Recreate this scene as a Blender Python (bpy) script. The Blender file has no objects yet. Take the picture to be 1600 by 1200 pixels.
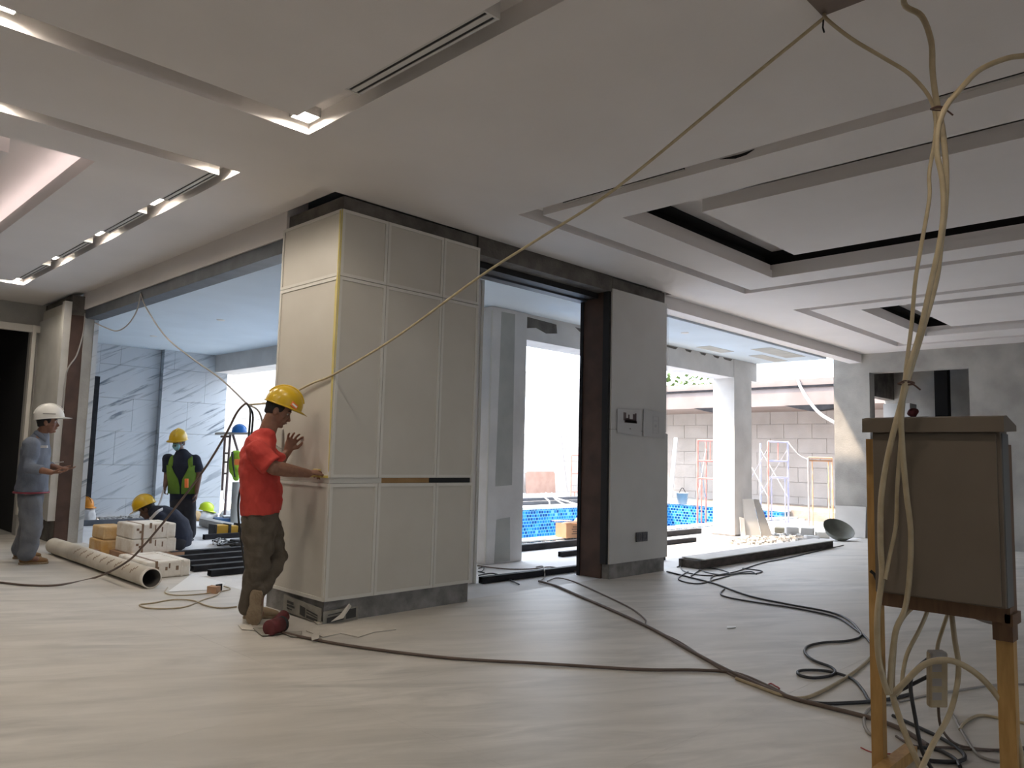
import bpy, bmesh, math, random
from mathutils import Vector, Matrix
random.seed(7)
S = bpy.context.scene
COL = S.collection
V = Vector
# ---------------------------------------------------------------- camera
F = 1193.8; YAW, PIT, ROL = .7924, .0949, .0254
CAM = V((0, 0, 1.3))
Wd = V((math.sin(YAW)*math.cos(PIT), math.cos(YAW)*math.cos(PIT), math.sin(PIT)))
_r0 = V((math.cos(YAW), -math.sin(YAW), 0)); _u0 = _r0.cross(Wd)
Rt = _r0*math.cos(ROL) + _u0*math.sin(ROL); Up = _u0*math.cos(ROL) - _r0*math.sin(ROL)
cd = bpy.data.cameras.new('camera'); cam = bpy.data.objects.new('camera', cd); COL.objects.link(cam)
cd.sensor_fit = 'HORIZONTAL'; cd.sensor_width = 36; cd.lens = F/1600*36; cd.clip_end = 300; cd.clip_start = .05
m = Matrix((Rt, Up, -Wd)).transposed().to_4x4(); m.translation = CAM; cam.matrix_world = m
S.camera = cam
# ---------------------------------------------------------------- world, sun, exposure
wd = bpy.data.worlds.new('world'); S.world = wd; wd.use_nodes = True
nt = wd.node_tree; bg = nt.nodes['Background']
sky = nt.nodes.new('ShaderNodeTexSky'); sky.sky_type = 'NISHITA'; sky.sun_disc = False
sky.sun_elevation = math.radians(57); sky.sun_rotation = math.radians(-45); sky.dust_density = 4; sky.air_density = 1.2
mx = nt.nodes.new('ShaderNodeMix'); mx.data_type = 'RGBA'; mx.inputs[0].default_value = .8
nt.links.new(sky.outputs[0], mx.inputs[6]); mx.inputs[7].default_value = (4.6, 5.1, 5.8, 1)
nt.links.new(mx.outputs[2], bg.inputs[0]); bg.inputs[1].default_value = .55
sl = bpy.data.lights.new('sun', 'SUN'); sun = bpy.data.objects.new('sun', sl); COL.objects.link(sun)
sl.energy = 5; sl.angle = math.radians(2.5); sl.color = (1, .78, .58)
sun.rotation_euler = V((.50, -.55, -1.14)).to_track_quat('-Z', 'Y').to_euler()
vs = S.view_settings; vs.view_transform = 'Standard'; vs.look = 'None'; vs.gamma = 1; vs.use_curve_mapping = False
vs.exposure = .95
# ---------------------------------------------------------------- helpers
def ray(x, y): return Wd + Rt*((x-800)/F) - Up*((y-600)/F)
def on(x, y, a, v):
    d = ray(x, y); i = 'xyz'.index(a); return CAM + d*((v-CAM[i])/d[i])
def fl(x, y, z=0.0): return on(x, y, 'z', z)
def J(x, y, d): return CAM + ray(x, y)*d
def dep(p): return (V(p)-CAM).dot(Wd)

def wl(o):
    p = V((0, 0, 0))
    while o: p += o.location; o = o.parent
    return p
def tag(o, label=None, cat=None, group=None, kind=None):
    if label: o['label'] = label
    if cat: o['category'] = cat
    if group: o['group'] = group
    if kind: o['kind'] = kind
    return o
def thing(name, label, cat, loc=(0, 0, 0), group=None, kind=None):
    o = bpy.data.objects.new(name, None); COL.objects.link(o); o.location = loc; o.empty_display_size = .1
    return tag(o, label, cat, group, kind)

class MB:
    def __init__(s): s.v = []; s.f = []; s.sm = []
    def add(s, vs, fs, smooth=False):
        k = len(s.v); s.v += [V(p) for p in vs]; s.f += [tuple(i+k for i in f) for f in fs]; s.sm += [smooth]*len(fs); return s
    def box(s, lo, hi):
        x0, y0, z0 = lo; x1, y1, z1 = hi
        return s.add([(x0,y0,z0),(x1,y0,z0),(x1,y1,z0),(x0,y1,z0),(x0,y0,z1),(x1,y0,z1),(x1,y1,z1),(x0,y1,z1)],
              [(0,3,2,1),(4,5,6,7),(0,1,5,4),(1,2,6,5),(2,3,7,6),(3,0,4,7)])
    def obox(s, c, ax, ay, az):
        c, ax, ay, az = V(c), V(ax), V(ay), V(az); vs = []
        for k in (-1, 1):
            for i, j in ((-1,-1),(1,-1),(1,1),(-1,1)): vs.append(c+ax*i+ay*j+az*k)
        return s.add(vs, [(0,3,2,1),(4,5,6,7),(0,1,5,4),(1,2,6,5),(2,3,7,6),(3,0,4,7)])
    def quad(s, a, b, c, d): return s.add([a, b, c, d], [(0, 1, 2, 3)])
    def bar(s, a, b, w, h=None, up=(0, 0, 1)):
        a, b = V(a), V(b); d = (b-a).normalized(); up = V(up)
        if abs(d.dot(up)) > .98: up = V((1, 0, 0))
        sx = d.cross(up).normalized(); uz = sx.cross(d)
        return s.obox((a+b)/2, d*((b-a).length/2), sx*(w/2), uz*((h or w)/2))
    def tube(s, pts, r, n=8, cap=True, smooth=True):
        pts = [V(p) for p in pts]; m = len(pts); rr = r if isinstance(r, (list, tuple)) else [r]*m
        vs = []; fs = []; pu = None
        for i, p in enumerate(pts):
            d = (pts[min(i+1, m-1)]-pts[max(i-1, 0)])
            if d.length < 1e-9: d = V((0, 0, 1))
            d.normalize()
            if pu is None:
                pu = V((0, 0, 1)) if abs(d.z) < .9 else V((1, 0, 0))
            a = d.cross(pu).normalized(); b = a.cross(d); pu = b
            for k in range(n):
                t = 2*math.pi*k/n; vs.append(p+a*math.cos(t)*rr[i]+b*math.sin(t)*rr[i])
        for i in range(m-1):
            for k in range(n):
                k2 = (k+1) % n; fs.append((i*n+k, i*n+k2, (i+1)*n+k2, (i+1)*n+k))
        s.add(vs, fs, smooth)
        if cap:
            s.add(vs[:n], [tuple(range(n))[::-1]]); s.add(vs[-n:], [tuple(range(n))])
        return s
    def prism(s, poly, a, ext):
        """poly: list of 3-D points (planar), ext: extrusion vector"""
        n = len(poly); ext = V(ext); vs = [V(p) for p in poly]+[V(p)+ext for p in poly]
        fs = [tuple(range(n))[::-1], tuple(range(n, 2*n))]+[(i, (i+1) % n, n+(i+1) % n, n+i) for i in range(n)]
        return s.add(vs, fs)
    def ell(s, c, ax, ay, az, n=16, m=10, zmin=-1.0):
        c, ax, ay, az = V(c), V(ax), V(ay), V(az); vs = []; fs = []
        t0 = math.asin(zmin) if zmin > -1 else -math.pi/2
        for i in range(m+1):
            t = t0+(math.pi/2-t0)*i/m
            for k in range(n):
                p = 2*math.pi*k/n; vs.append(c+ax*(math.cos(t)*math.cos(p))+ay*(math.cos(t)*math.sin(p))+az*math.sin(t))
        for i in range(m):
            for k in range(n):
                k2 = (k+1) % n; fs.append((i*n+k, i*n+k2, (i+1)*n+k2, (i+1)*n+k))
        s.add(vs, fs, True); s.add(vs[:n], [tuple(range(n))[::-1]], True); return s
    def limb(s, pts, rad, ref=(0, 0, 1), n=12, flat=False):
        """tapered elliptical chain with rounded ends; rad entries r or (a across, b along ref)"""
        pts = [V(p) for p in pts]; ref = V(ref); rad = [(q, q) if not isinstance(q, (tuple, list)) else q for q in rad]
        d0 = (pts[1]-pts[0]).normalized(); d1 = (pts[-1]-pts[-2]).normalized()
        P = []; R = []
        e = min(rad[0]); P += [pts[0]-d0*e*.75, pts[0]-d0*e*.45]; R += [tuple(.45*q for q in rad[0]), tuple(.82*q for q in rad[0])]
        P += pts; R += rad
        if not flat: e = min(rad[-1]); P += [pts[-1]+d1*e*.45, pts[-1]+d1*e*.75]; R += [tuple(.82*q for q in rad[-1]), tuple(.45*q for q in rad[-1])]
        m = len(P); vs = []; fs = []
        for i, p in enumerate(P):
            d = (P[min(i+1, m-1)]-P[max(i-1, 0)]).normalized()
            a = d.cross(ref)
            if a.length < 1e-3: a = d.cross(V((1, 0, 0)))
            a.normalize(); b = a.cross(d)
            for k in range(n):
                t = 2*math.pi*k/n; vs.append(p+a*math.cos(t)*R[i][0]+b*math.sin(t)*R[i][1])
        for i in range(m-1):
            for k in range(n):
                k2 = (k+1) % n; fs.append((i*n+k, i*n+k2, (i+1)*n+k2, (i+1)*n+k))
        fs += [tuple(range(n))[::-1], tuple(range((m-1)*n, m*n))]
        return s.add(vs, fs, True)
    def lathe(s, prof, c, axis=(0, 0, 1), n=24, smooth=True, closed=False):
        c = V(c); ax = V(axis).normalized(); a = ax.orthogonal().normalized(); b = ax.cross(a); vs = []; fs = []
        for r, h in prof:
            for k in range(n):
                t = 2*math.pi*k/n; vs.append(c+ax*h+a*r*math.cos(t)+b*r*math.sin(t))
        for i in range(len(prof)-1):
            for k in range(n):
                k2 = (k+1) % n; fs.append((i*n+k, i*n+k2, (i+1)*n+k2, (i+1)*n+k))
        return s.add(vs, fs, smooth)
    def mesh(s, name, off=V((0, 0, 0))):
        me = bpy.data.meshes.new(name); me.from_pydata([tuple(p-off) for p in s.v], [], s.f)
        for p, q in zip(me.polygons, s.sm): p.use_smooth = q
        me.update(); bm = bmesh.new(); bm.from_mesh(me); bmesh.ops.recalc_face_normals(bm, faces=bm.faces); bm.to_mesh(me); bm.free()
        return me
    def build(s, name, mat, parent=None, label=None, cat=None, group=None, kind=None, loc=None, bevel=0, remesh=0, smooth_it=0, disp=None):
        base = wl(parent) if parent else V((0, 0, 0))
        l = V(loc) if loc is not None else V((0, 0, 0))
        if parent is None and loc is None and s.v:
            xs = [p.x for p in s.v]; ys = [p.y for p in s.v]; zs = [p.z for p in s.v]
            l = V(((min(xs)+max(xs))/2, (min(ys)+max(ys))/2, min(zs)))
        me = s.mesh(name, base+l if parent is None else base)
        o = bpy.data.objects.new(name, me); COL.objects.link(o); o.location = l if parent is None else (0, 0, 0)
        o.parent = parent; me.materials.append(M(mat) if isinstance(mat, str) else mat)
        if remesh:
            r = o.modifiers.new('r', 'REMESH'); r.mode = 'VOXEL'; r.voxel_size = remesh; r.use_smooth_shade = True
            if smooth_it:
                q = o.modifiers.new('s', 'SMOOTH'); q.factor = .5; q.iterations = smooth_it
            if disp:
                tx = bpy.data.textures.new(name, 'CLOUDS'); tx.noise_scale = disp[0]; tx.noise_depth = 1
                q = o.modifiers.new('d', 'DISPLACE'); q.texture = tx; q.strength = disp[1]; q.mid_level = .5; q.texture_coords = 'LOCAL'
            dg = bpy.context.evaluated_depsgraph_get(); ne = bpy.data.meshes.new_from_object(o.evaluated_get(dg))
            o.modifiers.clear(); o.data = ne; bpy.data.meshes.remove(me)
            ne.name = name
            if not ne.materials: ne.materials.append(M(mat) if isinstance(mat, str) else mat)
        if bevel:
            q = o.modifiers.new('b', 'BEVEL'); q.width = bevel; q.segments = 2; q.limit_method = 'ANGLE'
        return tag(o, label, cat, group, kind)
def B(name, lo, hi, mat, parent=None, **k): return MB().box(lo, hi).build(name, mat, parent, **k)
def spline(pts, n=6):
    P = [V(p) for p in pts]; out = []
    for i in range(len(P)-1):
        p0, p1, p2, p3 = P[max(i-1, 0)], P[i], P[i+1], P[min(i+2, len(P)-1)]
        for k in range(n):
            t = k/n; out.append(.5*((2*p1)+(p2-p0)*t+(2*p0-5*p1+4*p2-p3)*t*t+(3*p1-p0-3*p2+p3)*t**3))
    return out+[P[-1]]
def copyobj(o, loc, parent=None):
    c = o.copy(); COL.objects.link(c); c.location = loc; c.parent = parent; return c

# ---------------------------------------------------------------- materials
_M = {}; _D = {}
def defm(name, c, c2=None, scale=3, rough=.6, bump=0, bscale=60, metal=0, spec=.5, stretch=(1, 1, 1), detail=6, contrast=(.35, .65), emit=0, alpha=1, trans=0, rot=(0, 0, 0)):
    _D[name] = (c, c2, scale, rough, bump, bscale, metal, spec, stretch, detail, contrast, emit, alpha, trans, rot)
def M(name):
    if name in _M: return _M[name]
    c, c2, scale, rough, bump, bscale, metal, spec, stretch, detail, contrast, emit, alpha, trans, rot = _D[name]
    mt = bpy.data.materials.new(name); mt.use_nodes = True; nt = mt.node_tree; b = nt.nodes['Principled BSDF']
    b.inputs['Base Color'].default_value = (*c, 1); b.inputs['Roughness'].default_value = rough; b.inputs['Metallic'].default_value = metal
    b.inputs['Specular IOR Level'].default_value = spec
    if emit: b.inputs['Emission Color'].default_value = (*c, 1); b.inputs['Emission Strength'].default_value = emit
    if alpha < 1: b.inputs['Alpha'].default_value = alpha
    if trans: b.inputs['Transmission Weight'].default_value = trans
    if c2 or bump:
        g = nt.nodes.new('ShaderNodeNewGeometry'); mp = nt.nodes.new('ShaderNodeMapping'); nt.links.new(g.outputs['Position'], mp.inputs[0])
        mp.inputs['Scale'].default_value = stretch; mp.inputs['Rotation'].default_value = rot
    if c2:
        n = nt.nodes.new('ShaderNodeTexNoise'); n.inputs['Scale'].default_value = scale; n.inputs['Detail'].default_value = detail
        nt.links.new(mp.outputs[0], n.inputs['Vector'])
        r = nt.nodes.new('ShaderNodeValToRGB'); r.color_ramp.elements[0].position, r.color_ramp.elements[1].position = contrast
        r.color_ramp.elements[0].color = (*c, 1); r.color_ramp.elements[1].color = (*c2, 1)
        nt.links.new(n.outputs[0], r.inputs[0]); nt.links.new(r.outputs[0], b.inputs['Base Color'])
        if emit: nt.links.new(r.outputs[0], b.inputs['Emission Color'])
    if bump:
        n2 = nt.nodes.new('ShaderNodeTexNoise'); n2.inputs['Scale'].default_value = bscale; n2.inputs['Detail'].default_value = 4
        nt.links.new(mp.outputs[0], n2.inputs['Vector'])
        bp = nt.nodes.new('ShaderNodeBump'); bp.inputs['Strength'].default_value = bump; bp.inputs['Distance'].default_value = .02
        nt.links.new(n2.outputs[0], bp.inputs['Height']); nt.links.new(bp.outputs[0], b.inputs['Normal'])
    _M[name] = mt; return mt

defm('ceiling_paint', (.77, .735, .715), (.81, .775, .755), 1.2, .8, .05, 30)
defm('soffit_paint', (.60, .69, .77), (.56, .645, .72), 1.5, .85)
defm('white_plaster', (.74, .72, .70), (.64, .62, .60), 2.5, .85, .15, 25)
defm('grey_skim', (.40, .40, .375), (.46, .46, .43), 4, .9)
defm('concrete', (.33, .32, .30), (.45, .44, .41), 2.2, .9, .2, 40)
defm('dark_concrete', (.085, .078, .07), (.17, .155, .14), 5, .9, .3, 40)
defm('plinth', (.15, .145, .14), (.28, .27, .26), 7, .9, .3, 40)
defm('render_beige', (.44, .41, .38), (.54, .51, .48), 2, .9, .2, 40)
defm('steel_dark', (.012, .012, .015), (.024, .024, .028), 8, .65, spec=.2)
defm('steel_blue', (.05, .06, .075), (.08, .09, .11), 5, .5)
defm('brown_steel', (.055, .03, .022), (.09, .05, .036), 4, .6)
defm('laminate', (.54, .51, .45), (.58, .55, .49), 2, .42, spec=.4)
defm('laminate_frame', (.62, .60, .55), (.66, .64, .59), 2, .45)
defm('plastic_wrap', (.50, .49, .46), (.60, .59, .56), 3, .28, .25, 6, spec=.6)
defm('tape_yellow', (.55, .45, .12), (.62, .52, .2), 8, .6)
defm('floor_gap', (.46, .45, .43))
defm('outer_floor', (.66, .65, .64), (.74, .73, .72), 2.5, .8, .15, 30)
defm('white', (.78, .78, .77), rough=.5)
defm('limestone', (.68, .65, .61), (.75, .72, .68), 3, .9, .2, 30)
defm('limestone_shade', (.44, .405, .38), (.50, .465, .44), 2, .9, .2, 30)  # darker limestone copy with the boundary wall's shade in its colour
defm('canopy', (.24, .195, .18), (.28, .23, .215), 2, .8)
defm('black', (.012, .012, .013), rough=.6)
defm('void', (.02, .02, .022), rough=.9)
defm('lamp_glow', (1, .92, .8), emit=40)
defm('strip_glow', (1, .86, .85), emit=2.4)
defm('vent_white', (.66, .64, .61), rough=.5)
defm('wood_orange', (.42, .24, .10), (.5, .3, .14), 12, .6, stretch=(1, 1, 12))
defm('coping', (.72, .72, .70), (.78, .78, .76), 3, .7)
defm('earth', (.28, .23, .19), (.38, .33, .28), 4, .95, .5, 20)
defm('deck', (.42, .42, .40), (.5, .5, .48), 4, .9)
defm('leaf', (.06, .12, .03), (.12, .2, .06), 5, .8)

def marble(name, base, vein, dust, scale, rot, thr, rough):
    mt = bpy.data.materials.new(name); mt.use_nodes = True; nt = mt.node_tree; b = nt.nodes['Principled BSDF']; L = nt.links
    g = nt.nodes.new('ShaderNodeNewGeometry'); m0 = nt.nodes.new('ShaderNodeMapping'); L.new(g.outputs['Position'], m0.inputs[0]); m0.inputs['Rotation'].default_value = rot[0]
    mp = nt.nodes.new('ShaderNodeMapping'); L.new(m0.outputs[0], mp.inputs[0]); mp.inputs['Scale'].default_value = rot[1]
    n = nt.nodes.new('ShaderNodeTexNoise'); n.inputs['Scale'].default_value = scale; n.inputs['Detail'].default_value = 8; n.inputs['Distortion'].default_value = .6; n.inputs['Roughness'].default_value = .62
    L.new(mp.outputs[0], n.inputs['Vector'])
    r = nt.nodes.new('ShaderNodeValToRGB'); e = r.color_ramp.elements
    e[0].position, e[0].color = thr[0], (*vein, 1); e[1].position, e[1].color = thr[1], (*base, 1)
    L.new(n.outputs[0], r.inputs[0])
    n2 = nt.nodes.new('ShaderNodeTexNoise'); n2.inputs['Scale'].default_value = .9; n2.inputs['Detail'].default_value = 5; L.new(g.outputs['Position'], n2.inputs['Vector'])
    r2 = nt.nodes.new('ShaderNodeValToRGB'); e = r2.color_ramp.elements; e[0].position, e[1].position = .38, .66
    L.new(n2.outputs[0], r2.inputs[0])
    mx = nt.nodes.new('ShaderNodeMix'); mx.data_type = 'RGBA'; L.new(r.outputs[0], mx.inputs[6]); mx.inputs[7].default_value = (*dust, 1)
    ml = nt.nodes.new('ShaderNodeMath'); ml.operation = 'MULTIPLY'; ml.inputs[1].default_value = .75; L.new(r2.outputs[0], ml.inputs[0]); L.new(ml.outputs[0], mx.inputs[0])
    L.new(mx.outputs[2], b.inputs['Base Color']); b.inputs['Roughness'].default_value = rough
    _M[name] = mt
marble('marble_floor', (.64, .61, .565), (.43, .415, .385), (.56, .525, .47), 2.6, ((0, 0, math.radians(30)), (.45, 2.0, 1)), (.34, .62), .5)
marble('marble_wall', (.56, .60, .64), (.13, .16, .20), (.48, .52, .56), 3.0, ((0, math.radians(28), 0), (.33, 1, 3.6)), (.37, .47), .35)

def mosaic():
    mt = bpy.data.materials.new('mosaic'); mt.use_nodes = True; nt = mt.node_tree; b = nt.nodes['Principled BSDF']; L = nt.links
    g = nt.nodes.new('ShaderNodeNewGeometry'); sx = nt.nodes.new('ShaderNodeSeparateXYZ'); L.new(g.outputs['Position'], sx.inputs[0])
    ad = nt.nodes.new('ShaderNodeMath'); ad.operation = 'ADD'; L.new(sx.outputs[0], ad.inputs[0]); L.new(sx.outputs[1], ad.inputs[1])
    cb = nt.nodes.new('ShaderNodeCombineXYZ'); L.new(ad.outputs[0], cb.inputs[0]); L.new(sx.outputs[2], cb.inputs[1])
    br = nt.nodes.new('ShaderNodeTexBrick'); L.new(cb.outputs[0], br.inputs['Vector'])
    br.offset = .5; br.inputs['Scale'].default_value = 1; br.inputs['Brick Width'].default_value = .085; br.inputs['Row Height'].default_value = .07; br.inputs['Mortar Size'].default_value = .008
    br.inputs['Color1'].default_value = (0, 0, 0, 1); br.inputs['Color2'].default_value = (1, 1, 1, 1); br.inputs['Mortar'].default_value = (.5, .5, .5, 1); br.inputs['Bias'].default_value = 0
    r = nt.nodes.new('ShaderNodeValToRGB'); r.color_ramp.interpolation = 'CONSTANT'; e = r.color_ramp.elements
    e[0].position = 0; e[0].color = (.005, .06, .22, 1); e[1].position = .3; e[1].color = (.01, .15, .42, 1)
    for p, c in ((.49, (.25, .55, .72, 1)), (.52, (.02, .24, .55, 1)), (.72, (.06, .36, .66, 1)), (.88, (.015, .18, .48, 1))):
        q = e.new(p); q.color = c
    L.new(br.outputs['Color'], r.inputs[0]); L.new(r.outputs[0], b.inputs['Base Color']); b.inputs['Roughness'].default_value = .25
    _M['mosaic'] = mt
mosaic()
# ================================================================ STRUCTURE
CZ = 3.35; SZ = 3.16
# ---- floor: base slab plus laid marble slabs
fo = B('floor', (-4, -6, -.12), (14.5, 5.24, -.03), 'floor_gap', kind='structure')
B('screed', (-4, 5.24, -.12), (3.45, 13, -.03), 'floor_gap', fo)
def slabs(x0, x1, y0, y1, sx, sy):
    cache = {}
    x = x0
    while x < x1-1e-3:
        xe = min(x+sx, x1); y = y0
        while y < y1-1e-3:
            ye = min(y+sy, y1); key = (round(xe-x, 3), round(ye-y, 3))
            if key not in cache:
                o = MB().box((0, 0, -.03), (key[0]-.0008, key[1]-.0008, 0)).build('slab', 'marble_floor', fo)
                b = wl(fo); o.data.transform(Matrix.Translation(b)); cache[key] = o; o.location = V((x, y, 0))-b
            else: copyobj(cache[key], V((x, y, 0))-wl(fo), fo)
            y = ye
        x = xe
slabs(-4, 14.5, 4.95, 5.24, 1.6, .29); slabs(-4, 14.5, -6, 4.95, 1.6, 1.6); slabs(-4, 3.45, 5.24, 13, 1.6, 1.6)
terr = B('floor_terrace', (3.45, 5.24, -.12), (14.8, 7.9, -.004), 'outer_floor', kind='structure')
B('screed', (3.45, 7.9, -.12), (7.4, 14.9, -.004), 'outer_floor', terr)

# ---- ceiling heightfield with channels and trays
def ring(x0, x1, y0, y1, w, z): return [(x0, x1, y0, y0+w, z), (x0, x1, y1-w, y1, z), (x0, x0+w, y0, y1, z), (x1-w, x1, y0, y1, z)]
CH = .11; TR = .30; CV = .16
trays = {'A': (5.15, 7.93, -1.6, 3.81), 'B': (10.3, 13.0, -1.6, 3.72), 'L': (-1.2, 1.67, 5.935, 10.7)}
rects = [(-4, 3.05, -6, 12.8, CZ), (3.05, 14.5, -6, 5.145, CZ), (8.0, 14.5, 5.145, 5.24, CZ), (3.05, 3.25, 5.145, 12.8, CZ+.05)]
rects += ring(-2.0, 2.455, -2.0, 4.335, .19, CZ+CH) + ring(-2.0, 2.47, 5.33, 11.35, .16, CZ+CH)
rects += ring(4.52, 8.5, -2.3, 4.435, .15, CZ+CH) + ring(9.78, 13.84, -2.3, 4.41, .16, CZ+CH)
for t in trays.values(): rects.append((t[0]-CV, t[1]+CV, t[2]-CV, t[3]+CV, CZ+TR))
xs = sorted({r[0] for r in rects} | {r[1] for r in rects}); ys = sorted({r[2] for r in rects} | {r[3] for r in rects})
H = {}
for i in range(len(xs)-1):
    for j in range(len(ys)-1):
        cx, cy = (xs[i]+xs[i+1])/2, (ys[j]+ys[j+1])/2; h = None
        for r in rects:
            if r[0] < cx < r[1] and r[2] < cy < r[3]: h = r[4]
        if h: H[i, j] = h
mb = MB()
for (i, j), h in H.items():
    a, b, c, d = xs[i], xs[i+1], ys[j], ys[j+1]
    mb.quad((a, c, h), (a, d, h), (b, d, h), (b, c, h))
    for di, dj, p, q in ((1, 0, (b, c), (b, d)), (-1, 0, (a, d), (a, c)), (0, 1, (b, d), (a, d)), (0, -1, (a, c), (b, c))):
        h2 = H.get((i+di, j+dj), CZ+.33)
        if h2 > h+1e-6: mb.quad((*p, h), (*q, h), (*q, h2), (*p, h2))
ceil = mb.build('ceiling', 'ceiling_paint', kind='structure')
lips = {}
for k, (x0, x1, y0, y1) in trays.items():
    for a, b, c, d in ((x0-CV, x0, y0-CV, y1+CV), (x1, x1+CV, y0-CV, y1+CV), (x0, x1, y0-CV, y0), (x0, x1, y1, y1+CV)):
        q = .02
        mb = MB().box((a, c, CZ), (b, d, CZ+.085))
        a2 = a if a < x0-.01 or a == x0 else a+q
        mb.box((max(a, x0-CV) if b != x1+CV else a+q, c if d != y1+CV or a == x1 or b == x0 else c+q, CZ+.085), (b if b != x0 else b-q, d if c != y0-CV or a == x1 or b == x0 else d-q, CZ+.15))
        mb.build('cove_lip', 'ceiling_paint', ceil)
for x0, x1, y0, y1, zb in ((5.5, 7.25, -1.25, 3.25, .02), (10.62, 12.4, -1.25, 3.2, .02), (-.85, 1.21, 6.3, 10.3, .02)):
    B('floating_panel', (x0, y0, CZ+zb), (x1, y1, CZ+zb+.11), 'ceiling_paint', ceil)
for k in 'AB':  # near-black lining puts the shade of the cove cavities into the colour
    x0, x1, y0, y1 = trays[k]
    for a, b, c, d in ((x0-CV, x0-CV+.006, y0-CV, y1+CV), (x1+CV-.006, x1+CV, y0-CV, y1+CV), (x0-CV, x1+CV, y0-CV, y0-CV+.006), (x0-CV, x1+CV, y1+CV-.006, y1+CV)): B('cove_shade_back', (a, c, CZ+.15), (b, d, CZ+.295), 'void', ceil)
    for a, b, c, d in ((x0-CV, x0, y0-CV, y1+CV), (x1, x1+CV, y0-CV, y1+CV), (x0, x1, y0-CV, y0), (x0, x1, y1, y1+CV)): B('cove_shade_top', (a, c, CZ+.288), (b, d, CZ+.294), 'void', ceil)
MB().prism([(4.664, y, CZ+z) for y, z in ((2.62, .055), (2.50, .03), (2.42, .035), (2.36, .058), (2.46, .05))], 0, (.008, 0, 0)).build('torn_patch', 'void', ceil)
# roof over everything indoors and over the terraces
rf = B('roof', (-4.3, -6.3, 3.70), (14.8, 5.2, 3.95), 'concrete', kind='structure')
B('roof_slab', (-4.3, 5.2, 3.70), (7.15, 15.2, 3.95), 'concrete', rf)
B('roof_slab', (7.15, 5.2, 3.70), (13.4, 7.25, 3.95), 'concrete', rf); B('roof_slab', (13.4, 5.2, 3.70), (14.8, 6.3, 3.95), 'concrete', rf)  # unseen east slab added, edges set to shape the sun patch on the right wall

# ---- walls of the room
wr = B('wall_right', (14.5, 5.11, 0), (14.75, 5.76, 3.7), 'concrete', kind='structure')
B('wall_panel', (14.5, -6, 0), (14.75, 3.5, 3.7), 'concrete', wr); B('lintel', (14.5, 3.5, 3.0), (14.75, 5.11, 3.7), 'concrete', wr)
rm = B('wall_store', (17.2, 2.4, 0), (17.4, 5.76, 3.4), 'concrete', kind='structure')
B('side', (14.75, 5.56, 0), (17.2, 5.76, 1.0), 'dark_concrete', rm); B('side', (14.75, 5.56, 2.7), (17.2, 5.76, 3.4), 'dark_concrete', rm); B('side', (14.75, 5.56, 1.0), (15.3, 5.76, 2.7), 'dark_concrete', rm); B('side', (14.75, 2.4, 0), (17.2, 2.6, 3.4), 'dark_concrete', rm); B('lid', (14.75, 2.4, 3.4), (17.4, 5.76, 3.5), 'dark_concrete', rm); B('ground', (14.75, 2.4, -.1), (17.4, 5.76, 0), 'concrete', rm)  # unseen gap in the garden side, added to light the store
wbk = B('wall_back', (-4.2, -6.2, 0), (14.75, -6, 1.0), 'concrete', kind='structure')
B('lintel', (-4.2, -6.2, 2.3), (14.75, -6, 3.7), 'concrete', wbk)
for a_, b_ in ((-4.2, -2), (1, 5), (8, 14.75)): B('pier', (a_, -6.2, 1.0), (b_, -6, 2.3), 'concrete', wbk)  # unseen window gaps between the piers, added to bring fill light into the hall
B('wall_left', (-4.2, -6, 0), (-4, 13, 3.7), 'concrete', kind='structure')
wf = B('wall_far', (2.95, 12.8, 0), (3.25, 13, 3.7), 'concrete', kind='structure')
B('lintel', (-1.5, 12.8, 3.0), (2.95, 13, 3.7), 'concrete', wf); B('wall_panel', (-4, 12.8, 0), (-1.5, 13, 3.7), 'concrete', wf)
B('door_head', (-1.5, 12.72, 2.93), (3.05, 12.8, 3.03), 'laminate_frame', wf)
vr = B('wall_passage', (-1.8, 16.5, 0), (3.2, 16.7, 3.3), 'void', kind='structure')  # unlit passage: its darkness is put into near-black walls and lid
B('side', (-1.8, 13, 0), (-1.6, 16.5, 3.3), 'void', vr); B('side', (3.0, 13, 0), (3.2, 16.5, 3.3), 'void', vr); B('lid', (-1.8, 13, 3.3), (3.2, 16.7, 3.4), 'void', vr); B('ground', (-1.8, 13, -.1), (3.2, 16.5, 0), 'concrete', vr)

# ---- headers over the openings
hd = B('trim_1', (3.25, 6.03, 3.17), (3.45, 11.6, 3.7), 'ceiling_paint', kind='structure')
B('steel_channel', (3.27, 6.03, 3.04), (3.45, 11.6, 3.17), 'steel_blue', hd)
hd = B('trim_2', (4.74, 5.16, 3.18), (6.8, 5.34, 3.7), 'dark_concrete', kind='structure')
B('steel_channel', (4.74, 5.34, 3.12), (6.8, 5.50, 3.7), 'black', hd); B('steel_edge', (4.74, 5.50, 3.10), (6.8, 5.62, 3.7), 'steel_blue', hd)
hd = B('trim_3', (7.92, 5.24, 3.19), (14.5, 5.46, 3.7), 'ceiling_paint', kind='structure')
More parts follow.
